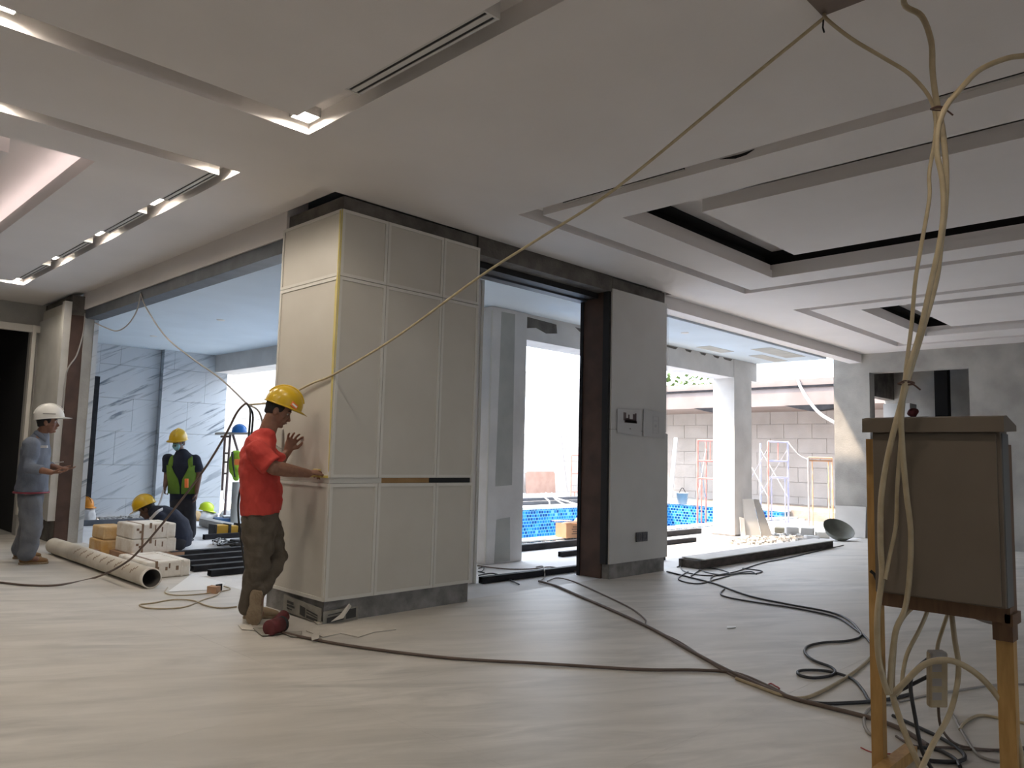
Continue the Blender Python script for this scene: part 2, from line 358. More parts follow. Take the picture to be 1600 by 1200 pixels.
# ---- terrace soffit and beams
sf = B('ceiling_terrace', (3.43, 5.62, SZ), (7.1, 15.25, 3.3), 'soffit_paint', kind='structure')
B('board', (7.1, 5.46, SZ), (13.45, 7.2, 3.3), 'soffit_paint', sf)
for x0, x1, y0, y1 in ((11.6, 12.9, 5.6, 5.95), (12.3, 13.3, 6.1, 6.35), (10.9, 11.7, 6.3, 6.55)): B('joint_patch', (x0, y0, SZ-.004), (x1, y1, SZ), 'grey_skim', sf)
for q in ((980, 480), (1070, 520), (345, 500), (240, 525)):
    p = fl(*q, SZ); MB().lathe([(0, -.006), (.055, -.006), (.06, 0)], p).build('spot_hole', 'vent_white', sf)
bm_ = B('trim_4', (7.1, 6.78, 2.82), (13.45, 7.2, 3.7), 'white_plaster', kind='structure')
B('beam', (6.62, 6.78, 2.82), (7.1, 15.02, 3.7), 'white_plaster', bm_)
mb = MB(); pl = [(7.12, 3.12), (7.7, 3.10), (7.72, 2.98), (7.5, 2.95), (7.3, 3.0), (7.12, 2.97)]
mb.prism([(x, 6.776, z) for x, z in pl], 0, (0, .01, 0)).build('torn_patch', 'dark_concrete', bm_)
for x0, x1 in ((8.1, 8.5), (8.6, 9.1)): MB().prism([(x0, 6.776, 3.12), (x1, 6.776, 3.11), (x1-.1, 6.776, 3.06), (x0+.1, 6.776, 3.07)], 0, (0, .01, 0)).build('torn_patch', 'dark_concrete', bm_)
x = 9.4
while x < 12.3:
    w_ = random.uniform(.2, .5); MB().prism([(x, 6.776, 3.15), (x+w_, 6.776, 3.15), (x+w_*.8, 6.776, 3.11), (x+.05, 6.776, 3.12)], 0, (0, .01, 0)).build('torn_patch', 'dark_concrete', bm_); x += w_+random.uniform(.1, .4)

# ---- marble clad wall at the far end of the terrace: each slab is a piece
mw = B('wall_marble', (3.5, 15.02, 0), (6.9, 15.25, SZ), 'concrete', kind='structure')
rows = [0.03, .36, .97, 1.58, 2.19, 2.80, SZ]
for (xa, xb, yf, cut) in ((4.55, 5.62, 14.98, (.62, .0, .35)), (5.62, 6.88, 14.83, (.5, .82, .2))):
    for i in range(6):
        c = cut[i % 3]; edges = [xa, xa+c, xb] if .1 < c < (xb-xa) else [xa, xb]
        for a, b in zip(edges, edges[1:]):
            B('marble_slab', (a+.002, yf, rows[i]+.002), (b-.002, 15.02, rows[i+1]-.002), 'marble_wall', mw, )
for a, b in ((3.5, 4.2),):
    for i in range(6): B('marble_slab', (a+.002, 14.98, rows[i]+.002), (b-.002, 15.02, rows[i+1]-.002), 'marble_wall', mw)
B('marble_slab', (4.2, 14.98, 2.55), (4.55, 15.02, SZ), 'marble_wall', mw)
d = B('door_1', (4.2, 14.9, 0), (4.28, 15.0, 2.55), 'steel_dark', kind='structure')
B('jamb', (4.47, 14.9, 0), (4.55, 15.0, 2.55), 'steel_dark', d); B('head', (4.28, 14.9, 2.2), (4.47, 15.0, 2.55), 'steel_dark', d); B('leaf', (4.28, 14.96, 0), (4.47, 15.0, 2.2), 'brown_steel', d)
B('glass_strip', (4.34, 14.94, 1.3), (4.42, 14.97, 2.12), 'wood_orange', d)

# ---- boundary walls of coursed blocks
def blockwall(name, p0, ax, length, height, bw, bh, mat, th=.14):
    p0 = V(p0); ax = V(ax); nrm = V((0, 0, 1)).cross(ax)
    core = MB(); core.obox(p0+ax*length/2+V((0, 0, height/2))-nrm*0, ax*length/2, nrm*.05, V((0, 0, height/2)))
    w = core.build(name, mat, kind='structure'); base = wl(w); cache = {}
    r = 0; z = 0
    while z < height-.05:
        h = min(bh, height-z); s = -bw/2 if r % 2 else 0
        while s < length-1e-3:
            a, b = max(s, 0), min(s+bw, length); key = (round(b-a, 3), round(h, 3)); off = random.uniform(-.004, .004)
            if b-a > .05:
                l = p0+ax*(a+b)/2+V((0, 0, z+h/2))+nrm*off-base
                if key not in cache:
                    me = MB().obox((0, 0, 0), ax*((b-a)/2-.006), nrm*th/2, V((0, 0, h/2-.006))).mesh('block'); me.materials.append(M(mat)); cache[key] = me
                o = bpy.data.objects.new('block', cache[key]); COL.objects.link(o); o.parent = w; o.location = l
            s += bw
        z += bh; r += 1
    return w
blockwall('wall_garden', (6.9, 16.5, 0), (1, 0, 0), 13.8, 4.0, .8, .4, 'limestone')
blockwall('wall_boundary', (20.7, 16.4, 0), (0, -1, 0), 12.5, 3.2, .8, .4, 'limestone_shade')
cn = B('canopy_roof', (18.55, 3.8, 2.75), (20.9, 14.3, 3.2), 'canopy', label='long beige canopy roof edge along the boundary wall behind the pool', cat='canopy')
B('drip_edge', (18.5, 3.8, 3.2), (20.9, 14.3, 3.25), 'steel_dark', cn); B('upstand', (18.58, 3.8, 3.25), (20.9, 14.3, 3.42), 'canopy', cn)
for yy in (11.2, 8.6):
    MB().prism([(18.54, yy, 2.76), (18.54, yy-1.6, 2.76), (18.54, yy-1.2, 2.66), (18.54, yy-.7, 2.60), (18.54, yy-.3, 2.68)], 0, (.3, 0, 0)).build('torn_membrane', 'steel_dark', cn)

# ---- pool
PX0, PX1, PY0, PY1 = 7.4, 17.5, 8.22, 11.4
po = thing('swimming_pool', 'empty swimming pool lined with blue mosaic tile beside the terrace', 'pool', (12, 9.7, 0))
B('basin_floor', (PX0, PY0, -.75), (PX1, PY1, -.65), 'mosaic', po)
B('far_wall', (PX0, PY1, -.7), (PX1+.3, PY1+.3, .17), 'mosaic', po); B('end_wall', (PX1, PY0, -.7), (PX1+.3, PY1, .17), 'mosaic', po)
B('end_wall', (PX0-.2, PY0, -.7), (PX0, PY1+.3, .17), 'mosaic', po)
B('near_wall', (PX0-.2, 7.97, -.7), (PX1+.3, PY0, .03), 'mosaic', po)
B('coping', (PX0-.2, PY1-.02, .17), (PX1+.3, PY1+.45, .22), 'coping', po); B('coping', (PX1-.02, PY0-.1, .17), (PX1+.45, PY1, .22), 'coping', po)
B('coping', (PX0-.2, 7.95, .03), (PX1+.3, PY0+.03, .052), 'coping', po)
B('kerb', (7.2, 7.78, -.05), (17.9, 7.93, .02), 'coping', po)
gr = B('ground', (-30, -30, -.8), (60, 60, -.76), 'earth', kind='structure')
B('bank', (7.2, PY1+.3, -.7), (20.65, 16.4, .2), 'deck', gr); B('bank', (PX1+.3, 3, -.7), (20.65, 11.7, .2), 'earth', gr); B('bank', (13.0, 3.0, -.7), (17.8, 7.93, -.02), 'outer_floor', gr)
B('bank', (7.4, 7.85, -.7), (7.2, 11.8, .0), 'outer_floor', gr)
# ================================================================ PILLARS
defm('gap_wood', (.38, .22, .09), (.45, .27, .12), 10, .7)
def panel(parent, plane, v, a0, a1, z0, z1, mat='laminate', fmat='laminate_frame', fw=.028, label=None):
    """plane 'y': face at y=v looking -Y, a is x; plane 'x': face at x=v looking -X, a is y"""
    def P(a, dpt, z): return (a, v+dpt, z) if plane == 'y' else (v+dpt, a, z)
    def bx(mb, a, b, d0, d1, c, d): 
        p, q = P(a, d0, c), P(b, d1, d); mb.box(tuple(map(min, p, q)), tuple(map(max, p, q)))
    g = .0025; mb = MB(); bx(mb, a0+g, a1-g, 0, .02, z0+g, z1-g); o = mb.build('panel', mat, parent, label=label)
    mb = MB(); t = -.008
    bx(mb, a0+g, a0+fw, t, 0, z0+g, z1-g); bx(mb, a1-fw, a1-g, t, 0, z0+g, z1-g); bx(mb, a0+fw, a1-fw, t, 0, z0+g, z0+fw); bx(mb, a0+fw, a1-fw, t, 0, z1-fw, z1-g)
    mb.build('frame_moulding', fmat, o); return o
defm('board_pale', (.72, .70, .67), (.66, .64, .61), 3, .5)
# pillar with laminate panels that the man in red works on
p1 = thing('clad_pillar', 'large square pillar clad in framed off-white panels in the middle of the hall', 'pillar', (4, 5.6, 0))
B('core', (3.275, 5.175, 0), (4.73, 6.05, 3.35), 'dark_concrete', p1)
B('plinth', (3.262, 5.162, 0), (4.735, 6.05, .165), 'plinth', p1)
cols = (3.25, 3.70, 4.31, 4.75); rws = ((.165, 1.06), (1.10, 2.69), (2.69, 3.235))
for a, b in zip(cols, cols[1:]):
    for c, d in rws: panel(p1, 'y', 5.15, a, b, c, d)
for c, d in rws: panel(p1, 'x', 3.25, 5.152, 6.07, c, d)
B('seam_batten', (3.25, 5.156, 1.06), (3.74, 5.17, 1.10), 'laminate_frame', p1); B('seam_batten', (3.256, 5.17, 1.06), (3.27, 6.06, 1.10), 'laminate_frame', p1)
B('exposed_batten', (3.74, 5.17, 1.06), (4.25, 5.178, 1.10), 'gap_wood', p1); B('seam_gap', (4.25, 5.172, 1.06), (4.74, 5.178, 1.10), 'black', p1)
B('side_panel', (4.73, 5.17, .165), (4.75, 6.05, 3.235), 'laminate', p1)
MB().prism([(3.240, 5.1415, 3.225), (3.250, 5.1415, 3.225), (3.250, 5.1415, 2.55), (3.244, 5.1415, 1.95), (3.240, 5.1415, 1.95)], 0, (0, -.003, 0)).build('yellow_filler', 'tape_yellow', p1)
MB().prism([(3.2415, 5.152, 3.22), (3.2415, 5.172, 3.22), (3.2415, 5.168, 2.7), (3.2415, 5.185, 2.6), (3.2415, 5.18, 2.0), (3.2415, 5.16, 1.15), (3.2415, 5.152, 1.15)], 0, (-.003, 0, 0)).build('yellow_filler', 'tape_yellow', p1)
MB().prism([(3.2415, 5.16, 1.12), (3.2415, 5.42, 1.11), (3.2415, 5.42, 1.10), (3.2415, 5.16, 1.10)], 0, (-.003, 0, 0)).build('yellow_filler', 'tape_yellow', p1)
# white post behind it
jp = thing('door_post', 'narrow white painted post standing just behind the clad pillar', 'post', (5.25, 5.95, 0))
B('shaft', (5.05, 5.86, 0), (5.47, 6.0, SZ), 'white_plaster', jp); B('bead', (5.44, 5.84, 0), (5.47, 5.86, SZ), 'laminate_frame', jp)
# second pillar, wrapped in film
p2 = thing('wrapped_pillar', 'pillar wrapped in clear film with a dark brown steel edge and taped papers', 'pillar', (7.35, 5.35, 0))
B('core', (6.83, 5.175, 0), (7.88, 5.56, 3.35), 'dark_concrete', p2); B('plinth', (6.80, 5.155, 0), (7.87, 5.58, .16), 'plinth', p2)
B('panel', (6.80, 5.15, .16), (7.905, 5.172, 1.63), 'board_pale', p2); B('panel', (6.80, 5.15, 1.635), (7.895, 5.172, 3.215), 'board_pale', p2)
B('side_panel', (7.885, 5.172, .16), (7.905, 5.6, 3.215), 'white_plaster', p2)
def film(nx=14, nz=40):
    mb = MB(); vs = []; fs = []
    for j in range(nz+1):
        for i in range(nx+1):
            x = 6.79+1.12*i/nx; z = .155+3.06*j/nz
            y = 5.146-abs(.010*math.sin(7*x+2.2*z)+.006*math.sin(19*x-5*z))*(1 if z < 1.7 or x > 7 else .5)
            vs.append((x, y, z))
    for j in range(nz):
        for i in range(nx): k = j*(nx+1)+i; fs.append((k, k+1, k+nx+2, k+nx+1))
    return mb.add(vs, fs, True)
defm('clear_film', (.72, .71, .69), (.64, .63, .61), 3, .25, spec=.6, alpha=.25, stretch=(4, 1, 1))
film().build('film', 'clear_film', p2)
B('steel_post', (6.775, 5.25, 0), (6.83, 5.56, 3.2), 'brown_steel', p2); B('steel_edge', (6.76, 5.54, 0), (6.785, 5.58, 3.2), 'steel_dark', p2); B('steel_flange', (6.76, 5.17, .16), (6.83, 5.25, 3.21), 'black', p2)
B('bead', (7.9, 5.15, .16), (7.93, 5.18, 1.62), 'laminate_frame', p2)
# papers and socket plate
defm('paper', (.5, .49, .48)); defm('print_dark', (.10, .07, .07)); defm('print_grey', (.42, .41, .42)); defm('socket', (.10, .095, .10), rough=.5)
def quadp(o, pts, mat, nm): MB().prism([(x, 5.124, z) for x, z in pts], 0, (0, .002, 0)).build(nm, mat, o)
pa = MB().prism([(6.885, 5.13, 1.86), (7.34, 5.13, 1.87), (7.34, 5.13, 1.575), (6.89, 5.13, 1.60)], 0, (0, .003, 0)).build('paper_notice', 'paper', label='white paper printed with a dark red picture taped to the wrapped pillar', cat='notice')
for x0, z0, x1, z1 in ((7.0, 1.83, 7.05, 1.74), (7.04, 1.77, 7.1, 1.725), (7.09, 1.81, 7.115, 1.72), (7.11, 1.76, 7.19, 1.715), (7.18, 1.82, 7.23, 1.715), (7.22, 1.83, 7.25, 1.72), (7.02, 1.745, 7.26, 1.715)):
    MB().box((x0, 5.128, z1), (x1, 5.1295, z0)).build('printed_block', 'print_dark', pa)
MB().box((7.12, 5.128, 1.645), (7.14, 5.1295, 1.655)).build('printed_dot', 'print_dark', pa)
pb = MB().prism([(7.39, 5.13, 1.885), (7.84, 5.13, 1.875), (7.84, 5.13, 1.56), (7.39, 5.13, 1.575)], 0, (0, .003, 0)).build('paper_plan', 'paper', label='white paper with a faint line drawing taped right of the red picture', cat='notice')
for x0, z0, x1, z1 in ((7.58, 1.82, 7.583, 1.62), (7.70, 1.82, 7.703, 1.62), (7.58, 1.82, 7.70, 1.817), (7.58, 1.62, 7.70, 1.617), (7.6, 1.77, 7.68, 1.76), (7.62, 1.72, 7.66, 1.69), (7.6, 1.66, 7.68, 1.655)):
    MB().box((min(x0, x1), 5.128, min(z0, z1)), (max(x0, x1), 5.1295, max(z0, z1))).build('printed_line', 'print_grey', pb)
so = thing('double_socket', 'dark double socket plate low on the wrapped pillar', 'socket', (7.37, 5.13, .43))
B('plate', (7.268, 5.122, .375), (7.372, 5.135, .48), 'socket', so); B('plate', (7.378, 5.122, .375), (7.483, 5.135, .48), 'socket', so)
for x in (7.32, 7.43): MB().lathe([(0, -.004), (.03, -.004), (.032, .002)], (x, 5.121, .428), (0, -1, 0), 16).build('outlet', 'black', so)
# terrace column with unfinished strips
wp = thing('plaster_column', 'white plastered terrace column with two grey unfinished strips', 'column', (6.8, 7, 0))
B('shaft', (6.47, 6.75, 0), (7.095, 7.25, 3.155), 'white_plaster', wp)
for q in (((784, 487), (805, 491), (800, 758), (774, 760)), ((776, 812), (797, 808), (797, 876), (772, 880))):
    MB().prism([on(x, y, 'y', 6.748) for x, y in q], 0, (0, .004, 0)).build('skim_strip', 'grey_skim', wp)
B('corner_bead', (6.455, 6.74, .03), (6.47, 6.76, 3.1), 'laminate_frame', wp)
p3 = thing('sunlit_column', 'white plastered column at the pool edge with its left side in the sun', 'column', (12.9, 7, 0))
B('shaft', (12.575, 6.772, 0), (13.22, 7.196, 3.155), 'white_plaster', p3); B('footing', (12.55, 6.75, 0), (13.25, 7.22, .02), 'plinth', p3)
MB().prism([(12.576, 6.93, 3.1), (12.576, 7.06, 3.1), (12.576, 7.03, 2.6), (12.576, 7.07, 2.0), (12.576, 7.04, 1.35), (12.576, 6.9, 1.35), (12.576, 6.92, 2.2)], 0, (.01, 0, 0)).build('skim_strip', 'grey_skim', p3)
# left jamb pillar
p4 = thing('film_pillar', 'pillar covered in dull film with a brown edge beside the man in the white helmet', 'pillar', (3.4, 12.2, 0))
B('core', (3.10, 11.52, 0), (3.42, 12.8, 3.35), 'dark_concrete', p4); B('panel', (3.06, 11.6, .35), (3.10, 12.75, 3.25), 'laminate', p4)
B('film_edge', (3.0, 11.49, .3), (3.09, 11.6, 3.25), 'plastic_wrap', p4); B('film', (3.03, 11.6, .3), (3.06, 12.8, 3.1), 'plastic_wrap', p4)
B('brown_board', (3.09, 11.47, 0), (3.25, 11.52, 3.07), 'brown_steel', p4); B('concrete_edge', (3.25, 11.46, 0), (3.37, 11.6, 3.05), 'concrete', p4); B('marble_edge', (3.37, 11.45, 0), (3.43, 11.6, 3.05), 'marble_wall', p4)
B('batten', (2.93, 12.7, .3), (2.98, 12.8, 3.03), 'laminate_frame', p4)

# ================================================================ CEILING FIXTURES
def downlight(x, y, label, e=22, z=CZ+.085, sx=.05, sy=.15):
    t = thing('downlight', label, 'downlight', (x, y, z), group='downlights in the ceiling channels')
    mb = MB(); mb.box((x-sx, y-sy, z-.035), (x-sx+.008, y+sy, z)); mb.box((x+sx-.008, y-sy, z-.035), (x+sx, y+sy, z)); mb.box((x-sx, y-sy, z-.035), (x+sx, y-sy+.008, z)); mb.box((x-sx, y+sy-.008, z-.035), (x+sx, y+sy, z))
    mb.box((x-sx, y-sy, z-.006), (x+sx, y+sy, CZ+CH)); mb.build('housing', 'vent_white', t); B('lens', (x-sx+.008, y-sy+.008, z-.022), (x+sx-.008, y+sy-.008, z-.012), 'lamp_glow', t)
    l = bpy.data.lights.new('lamp', 'SPOT'); l.energy = e; l.color = (1, .88, .73); l.spot_size = math.radians(176); l.spot_blend = .5; l.shadow_soft_size = .05
    o = bpy.data.objects.new('lamp', l); COL.objects.link(o); o.parent = t; o.location = (0, 0, -.04)
LE = 14
downlight(2.36, 4.22, 'lit downlight at the corner of the wide ceiling channel', LE, sx=.07, sy=.07)
downlight(.71, 4.24, 'lit downlight in the wide ceiling channel at the top left', LE, sx=.09, sy=.05)
downlight(2.39, 5.40, 'lit downlight at the near corner of the narrow channel over the left', LE, sx=.05, sy=.05)
for i, y in enumerate((6.66, 8.10, 9.57)): downlight(2.36, y, ('first', 'second', 'third')[i]+' lit downlight from the near corner along the narrow channel', LE)
downlight(2.37, 11.2, 'lit downlight at the far corner of the narrow channel over the left', LE)
downlight(.9, 5.41, 'downlight in the short side of the narrow ceiling channel', LE*.7, sx=.09, sy=.05)
downlight(2.36, .9, 'downlight in the wide channel nearest the camera', LE); downlight(-.8, 4.24, 'downlight in the wide channel beyond the left edge', LE*.7); downlight(.5, 11.27, 'downlight in the far side of the narrow channel', LE)
def slotvent(x0, x1, y0, y1, label, z=CZ+CH, d=.055):
    t = thing('slot_vent', label, 'air vent', ((x0+x1)/2, (y0+y1)/2, z-d), group='linear slot vents in the ceiling channels')
    w = x1-x0; B('back', (x0, y0, z-.02), (x1, y1, z), 'black', t)
    for a, b in ((0, .16), (.34, .66), (.84, 1)): B('rail', (x0+w*a, y0, z-d), (x0+w*b, y1, z-d+.02), 'vent_white', t)
    [B('slot', (x0+w*a, y0, z-d+.004), (x0+w*b, y1, z-d+.012), 'black', t) for a, b in ((.16, .34), (.66, .84))]
    B('end_cap', (x0, y0-.012, z-d-.004), (x1, y0, z), 'vent_white', t); B('end_cap', (x0, y1, z-d-.004), (x1, y1+.012, z), 'vent_white', t)
slotvent(2.27, 2.37, 2.49, 3.62, 'long white slot vent in the wide ceiling channel at the top', d=.104)
for i, (a, b) in enumerate(((5.52, 6.42), (6.95, 7.86), (8.40, 9.33), (9.87, 10.95))): slotvent(2.315, 2.395, a, b, ('first', 'second', 'third', 'fourth')[i]+' slot vent from the near corner along the narrow ceiling channel', d=.104)
for a, b, l in ((2.9, 4.05, 'dark slot vent near the corner of the right-hand ceiling channel'), (-.2, 1.24, 'dark slot vent at the right edge of the picture in the ceiling channel')):
    t = thing('slot_vent', l, 'air vent', (4.53, (a+b)/2, CZ), group='linear slot vents in the ceiling channels')
    B('slot', (4.652, a, CZ+.05), (4.668, b, CZ+.10), 'black', t); B('rail', (4.648, a, CZ+.042), (4.668, b, CZ+.05), 'vent_white', t)
# cove light strip round the left tray
x0, x1, y0, y1 = trays['L']
for i, (a, b, c, d) in enumerate(((x1+.05, x1+.09, y0, y1), (x0, x1, y0-.09, y0-.05), (x0, x1, y1+.05, y1+.09), (x0-.09, x0-.05, y0, y1))):
    B('light_strip', (a, c, CZ+.155), (b, d, CZ+.165), 'strip_glow', label='pinkish cove light strip hidden along the '+('right', 'near', 'far', 'left')[i]+' edge of the left tray', cat='light strip', group='cove light strips')
# access hatch
defm('hatch_brown', (.16, .12, .10), (.22, .17, .14), 4, .8)
t = thing('ceiling_hatch', 'square brown hatch in the ceiling where the cables are tied', 'hatch', (3.09, 1.1, CZ-.01))
B('lid', (2.85, .85, CZ-.006), (3.335, 1.35, CZ), 'hatch_brown', t); MB().tube([(3.33, 1.345, CZ+.0), (3.33, 1.345, CZ-.03), (3.335, 1.35, CZ-.06), (3.325, 1.34, CZ-.09)], .004, 6).build('hook', 'steel_dark', t)

# ================================================================ CABINET ON ITS STAND
defm('board_grey', (.125, .098, .072), (.145, .115, .086), 3, .6)
defm('board_side', (.09, .09, .09), (.12, .12, .115), 3, .6)
defm('timber', (.36, .20, .06), (.46, .27, .09), 7, .6, stretch=(6, 6, 1))
defm('timber_dark', (.10, .05, .025), (.14, .075, .035), 7, .6, stretch=(6, 6, 1))
cb = thing('power_cabinet', 'grey-brown power distribution cabinet on a rough timber stand', 'cabinet', (3.6, .97, 0))
B('body', (3.50, .74, .762), (3.60, 1.225, 1.455), 'board_grey', cb, bevel=.004)
B('door', (3.49, .755, .77), (3.50, 1.215, 1.44), 'board_grey', cb)
MB().prism([(3.47, .722, 1.445), (3.47, .722, 1.505), (3.52, .722, 1.512), (3.68, .722, 1.478), (3.68, .722, 1.455), (3.52, .722, 1.447)], 0, (0, .535, 0)).build('lid', 'board_grey', cb)
B('side_plate', (3.505, .736, .765), (3.60, .741, 1.44), 'board_side', cb)
B('leg', (3.575, 1.232, 0), (3.625, 1.28, 1.42), 'timber', cb); B('leg', (3.63, .75, 0), (3.69, .81, .9), 'timber', cb); B('leg_shade', (3.605, .745, .62), (3.692, .815, 1.40), 'timber_dark', cb)  # upper right leg's shade put into a dark timber piece
B('rail', (3.55, .74, .70), (3.60, 1.235, .76), 'timber_dark', cb); B('bracket', (3.55, .732, .69), (3.69, .76, .735), 'timber_dark', cb)
B('foot', (3.40, 1.18, 0), (3.85, 1.232, .05), 'timber', cb); B('foot', (3.45, .70, 0), (3.9, .75, .05), 'timber', cb)
MB().tube([J(1360, 892, 3.36), J(1366, 897, 3.35), J(1372, 910, 3.34)], .007).build('bolt', 'black', cb)

# ================================================================ CABLES
defm('cable_beige', (.42, .34, .22), (.36, .29, .18), 20, .55); defm('cable_black', (.02, .02, .022), rough=.5); defm('cable_brown', (.10, .07, .055), (.14, .10, .08), 10, .6); defm('cable_grey', (.30, .28, .26), rough=.6); defm('rope', (.50, .42, .27), (.42, .35, .22), 30, .8); defm('red_wire', (.35, .04, .04), rough=.5); defm('tie', (.08, .04, .03))
def cable(name, mat, r, pts, label, group=None, n=6, cat='cable'):
    P = spline(pts, n); c = MB().tube(P, r, 7)
    return c.build(name, mat, label=label, cat=cat, group=group)
def cab(pts, d0, d1, wob=0):
    n = len(pts); return [J(x, y, d0+(d1-d0)*i/(n-1)+wob*math.sin(i*2.1)) for i, (x, y) in enumerate(pts)]
G1 = 'beige power cables at the cabinet'
cable('power_cable', 'cable_beige', .0125, [V((3.25, .95, 3.36))]+cab([(1412, 4), (1440, 25), (1455, 65), (1457, 110), (1462, 150), (1472, 200), (1478, 260), (1477, 320), (1470, 380), (1462, 440), (1440, 520), (1422, 580), (1400, 660), (1386, 720), (1377, 780), (1376, 850), (1378, 900), (1371, 960), (1372, 1020), (1380, 1060), (1388, 1085)], 3.35, 3.12), 'thickest beige cable from the ceiling down the left front of the cabinet', G1)
cable('power_cable', 'cable_beige', .0085, [V((3.33, 1.34, 3.35))]+cab([(1292, 30), (1330, 60), (1380, 90), (1420, 115), (1450, 148), (1461, 180), (1461, 215), (1452, 270), (1452, 310), (1440, 380), (1430, 440), (1424, 510), (1414, 590), (1408, 680), (1402, 760), (1400, 820), (1390, 870), (1383, 905)], 3.40, 3.15), 'thin beige cable hung from the hatch to the left side of the cabinet', G1)
cable('power_cable', 'cable_beige', .0115, [V((3.5, .25, 3.36)), V((3.52, .35, 2.9))]+cab([(1640, 84), (1600, 87), (1570, 92), (1530, 110), (1500, 140), (1478, 167), (1466, 200), (1464, 240), (1472, 280), (1474, 330), (1468, 380), (1455, 440), (1437, 520), (1416, 590), (1408, 640), (1410, 700), (1416, 770), (1423, 830), (1421, 900), (1414, 950), (1400, 985), (1393, 1030), (1390, 1083)], 3.10, 3.13), 'beige cable entering from the right edge and running down the cabinet front', G1)
cable('power_cable', 'cable_beige', .011, cab([(1484, 925), (1486, 950), (1492, 1000), (1498, 1040), (1494, 1080), (1482, 1120), (1462, 1155), (1445, 1190), (1425, 1240)], 3.34, 2.95), 'beige cable hanging below the cabinet past the white connector', G1)
cable('power_cable', 'cable_beige', .0085, cab([(1455, 935), (1447, 960), (1436, 985), (1418, 1020), (1411, 1050), (1408, 1075), (1398, 1088)], 3.34, 3.16), 'short beige cable curving from under the cabinet to the left leg', G1)
cable('power_cable', 'cable_beige', .0125, cab([(1392, 1086), (1410, 1070), (1445, 1038), (1485, 1032), (1525, 1052), (1560, 1090), (1583, 1135), (1594, 1180), (1600, 1230)], 3.16, 3.0), 'thick beige cable arching over the floor below the cabinet', G1)
cable('power_cable', 'cable_beige', .0125, cab([(1470, 932), (1440, 940), (1415, 958), (1400, 985), (1395, 1030), (1394, 1080), (1405, 1120), (1420, 1160), (1438, 1200), (1450, 1240)], 3.36, 3.02), 'beige cable looping from the cabinet base along the left leg to the floor', G1)
cable('power_cable', 'cable_grey', .010, cab([(1480, 940), (1505, 955), (1540, 970), (1568, 974), (1584, 966)], 3.32, 3.16), 'short greyish cable sagging below the right of the cabinet base', G1)
cable('power_cable', 'cable_beige', .008, cab([(1484, 950), (1472, 985), (1466, 1005), (1464, 1020)], 3.34, 3.3), 'short beige lead into the top of the connector block', G1)
cable('power_cable', 'cable_brown', .006, [J(1466, 1102, 3.3), J(1472, 1140, 3.35), fl(1500, 1165, .01), fl(1560, 1172, .01), fl(1600, 1168, .01)], 'thin brown lead from the connector block to the right edge', G1)
cable('power_cable', 'cable_black', .0085, [J(1452, 1028, 3.3), J(1428, 1050, 3.28), J(1423, 1075, 3.27), J(1430, 1120, 3.26), J(1440, 1170, 3.24), fl(1455, 1200, .01), fl(1470, 1215, .01)], 'black cable dropping from the connector block to the floor', G1)
cable('power_cable', 'cable_black', .0085, [J(1392, 1086, 3.34), J(1420, 1072, 3.32), J(1452, 1056, 3.3)], 'short black cable running into the side of the connector block', G1)
cn = thing('connector_block', 'pale plastic extension socket block hanging under the cabinet', 'socket block', J(1465, 1104, 3.28))
a = Rt*.039; b = Up*.118; c_ = Wd*.018
MB().obox(J(1464, 1061, 3.28), a, b, c_).build('shell', 'cable_beige', cn, bevel=.008)
for k in (-1, 0, 1): MB().obox(J(1464, 1066+k*22, 3.262), Rt*.02, Up*.016, Wd*.001).build('outlet', 'cable_grey', cn)
MB().obox(J(1464, 1024, 3.275), Rt*.034, Up*.02, Wd*.02).build('collar', 'cable_grey', cn, bevel=.006)
for nm, x, y, d in (('upper', 1467, 168, 3.22), ('lower', 1416, 597, 3.14)):
    tp = [J(x-12, y+2, d-.02), J(x-2, y-2, d-.03), J(x+12, y+1, d-.025), J(x+8, y+4, d+.02), J(x-8, y+4, d+.02), J(x-12, y+2, d-.02), J(x+6, y+1, d-.03), J(x+22, y+12, d-.03)]
    cable('wire_tie', 'tie', .0035, tp, nm+' twisted wire tie holding the beige cables together', cat='wire tie')
# rope across the hall, touching the pillar corner
Pc = V((3.236, 5.128, 1.905)); K = V((3.18, 6.42, 1.70))
rp = [V((3.33, 1.345, 3.33)), on(1160, 132, 'x', 3.33), on(960, 296, 'x', 3.32), on(850, 368, 'x', 3.31), on(750, 432, 'x', 3.29), on(620, 526, 'x', 3.26), Pc, on(490, 598, 'x', 3.228), on(462, 612, 'x', 3.222), on(430, 628, 'x', 3.22), K]
cable('rope', 'rope', .0085, rp, 'pale rope stretched from the ceiling hatch across the clad pillar', cat='rope')
G2 = 'cables slung in the left opening'
cable('hanging_cable', 'cable_grey', .008, [on(220, 458, 'x', 3.26), on(228, 480, 'x', 3.24), on(258, 525, 'x', 3.22), on(300, 560, 'x', 3.2), on(345, 592, 'x', 3.2), K], 'grey cable from the header down to the slung knot beside the man in red', G2)
cable('hanging_cable', 'cable_grey', .008, [on(220, 458, 'x', 3.26), on(214, 485, 'x', 3.24), on(200, 507, 'x', 3.24), on(183, 517, 'x', 3.24), on(165, 512, 'x', 3.26), on(148, 504, 'x', 3.3)], 'grey cable looping from the header towards the left jamb', G2)
cable('hanging_cable', 'cable_grey', .009, [on(133, 490, 'y', 11.46), on(130, 520, 'y', 11.42), on(120, 555, 'y', 11.42), on(104, 582, 'y', 11.44), on(97, 640, 'y', 11.46)], 'pale cable hanging down the brown jamb on the left', G2)
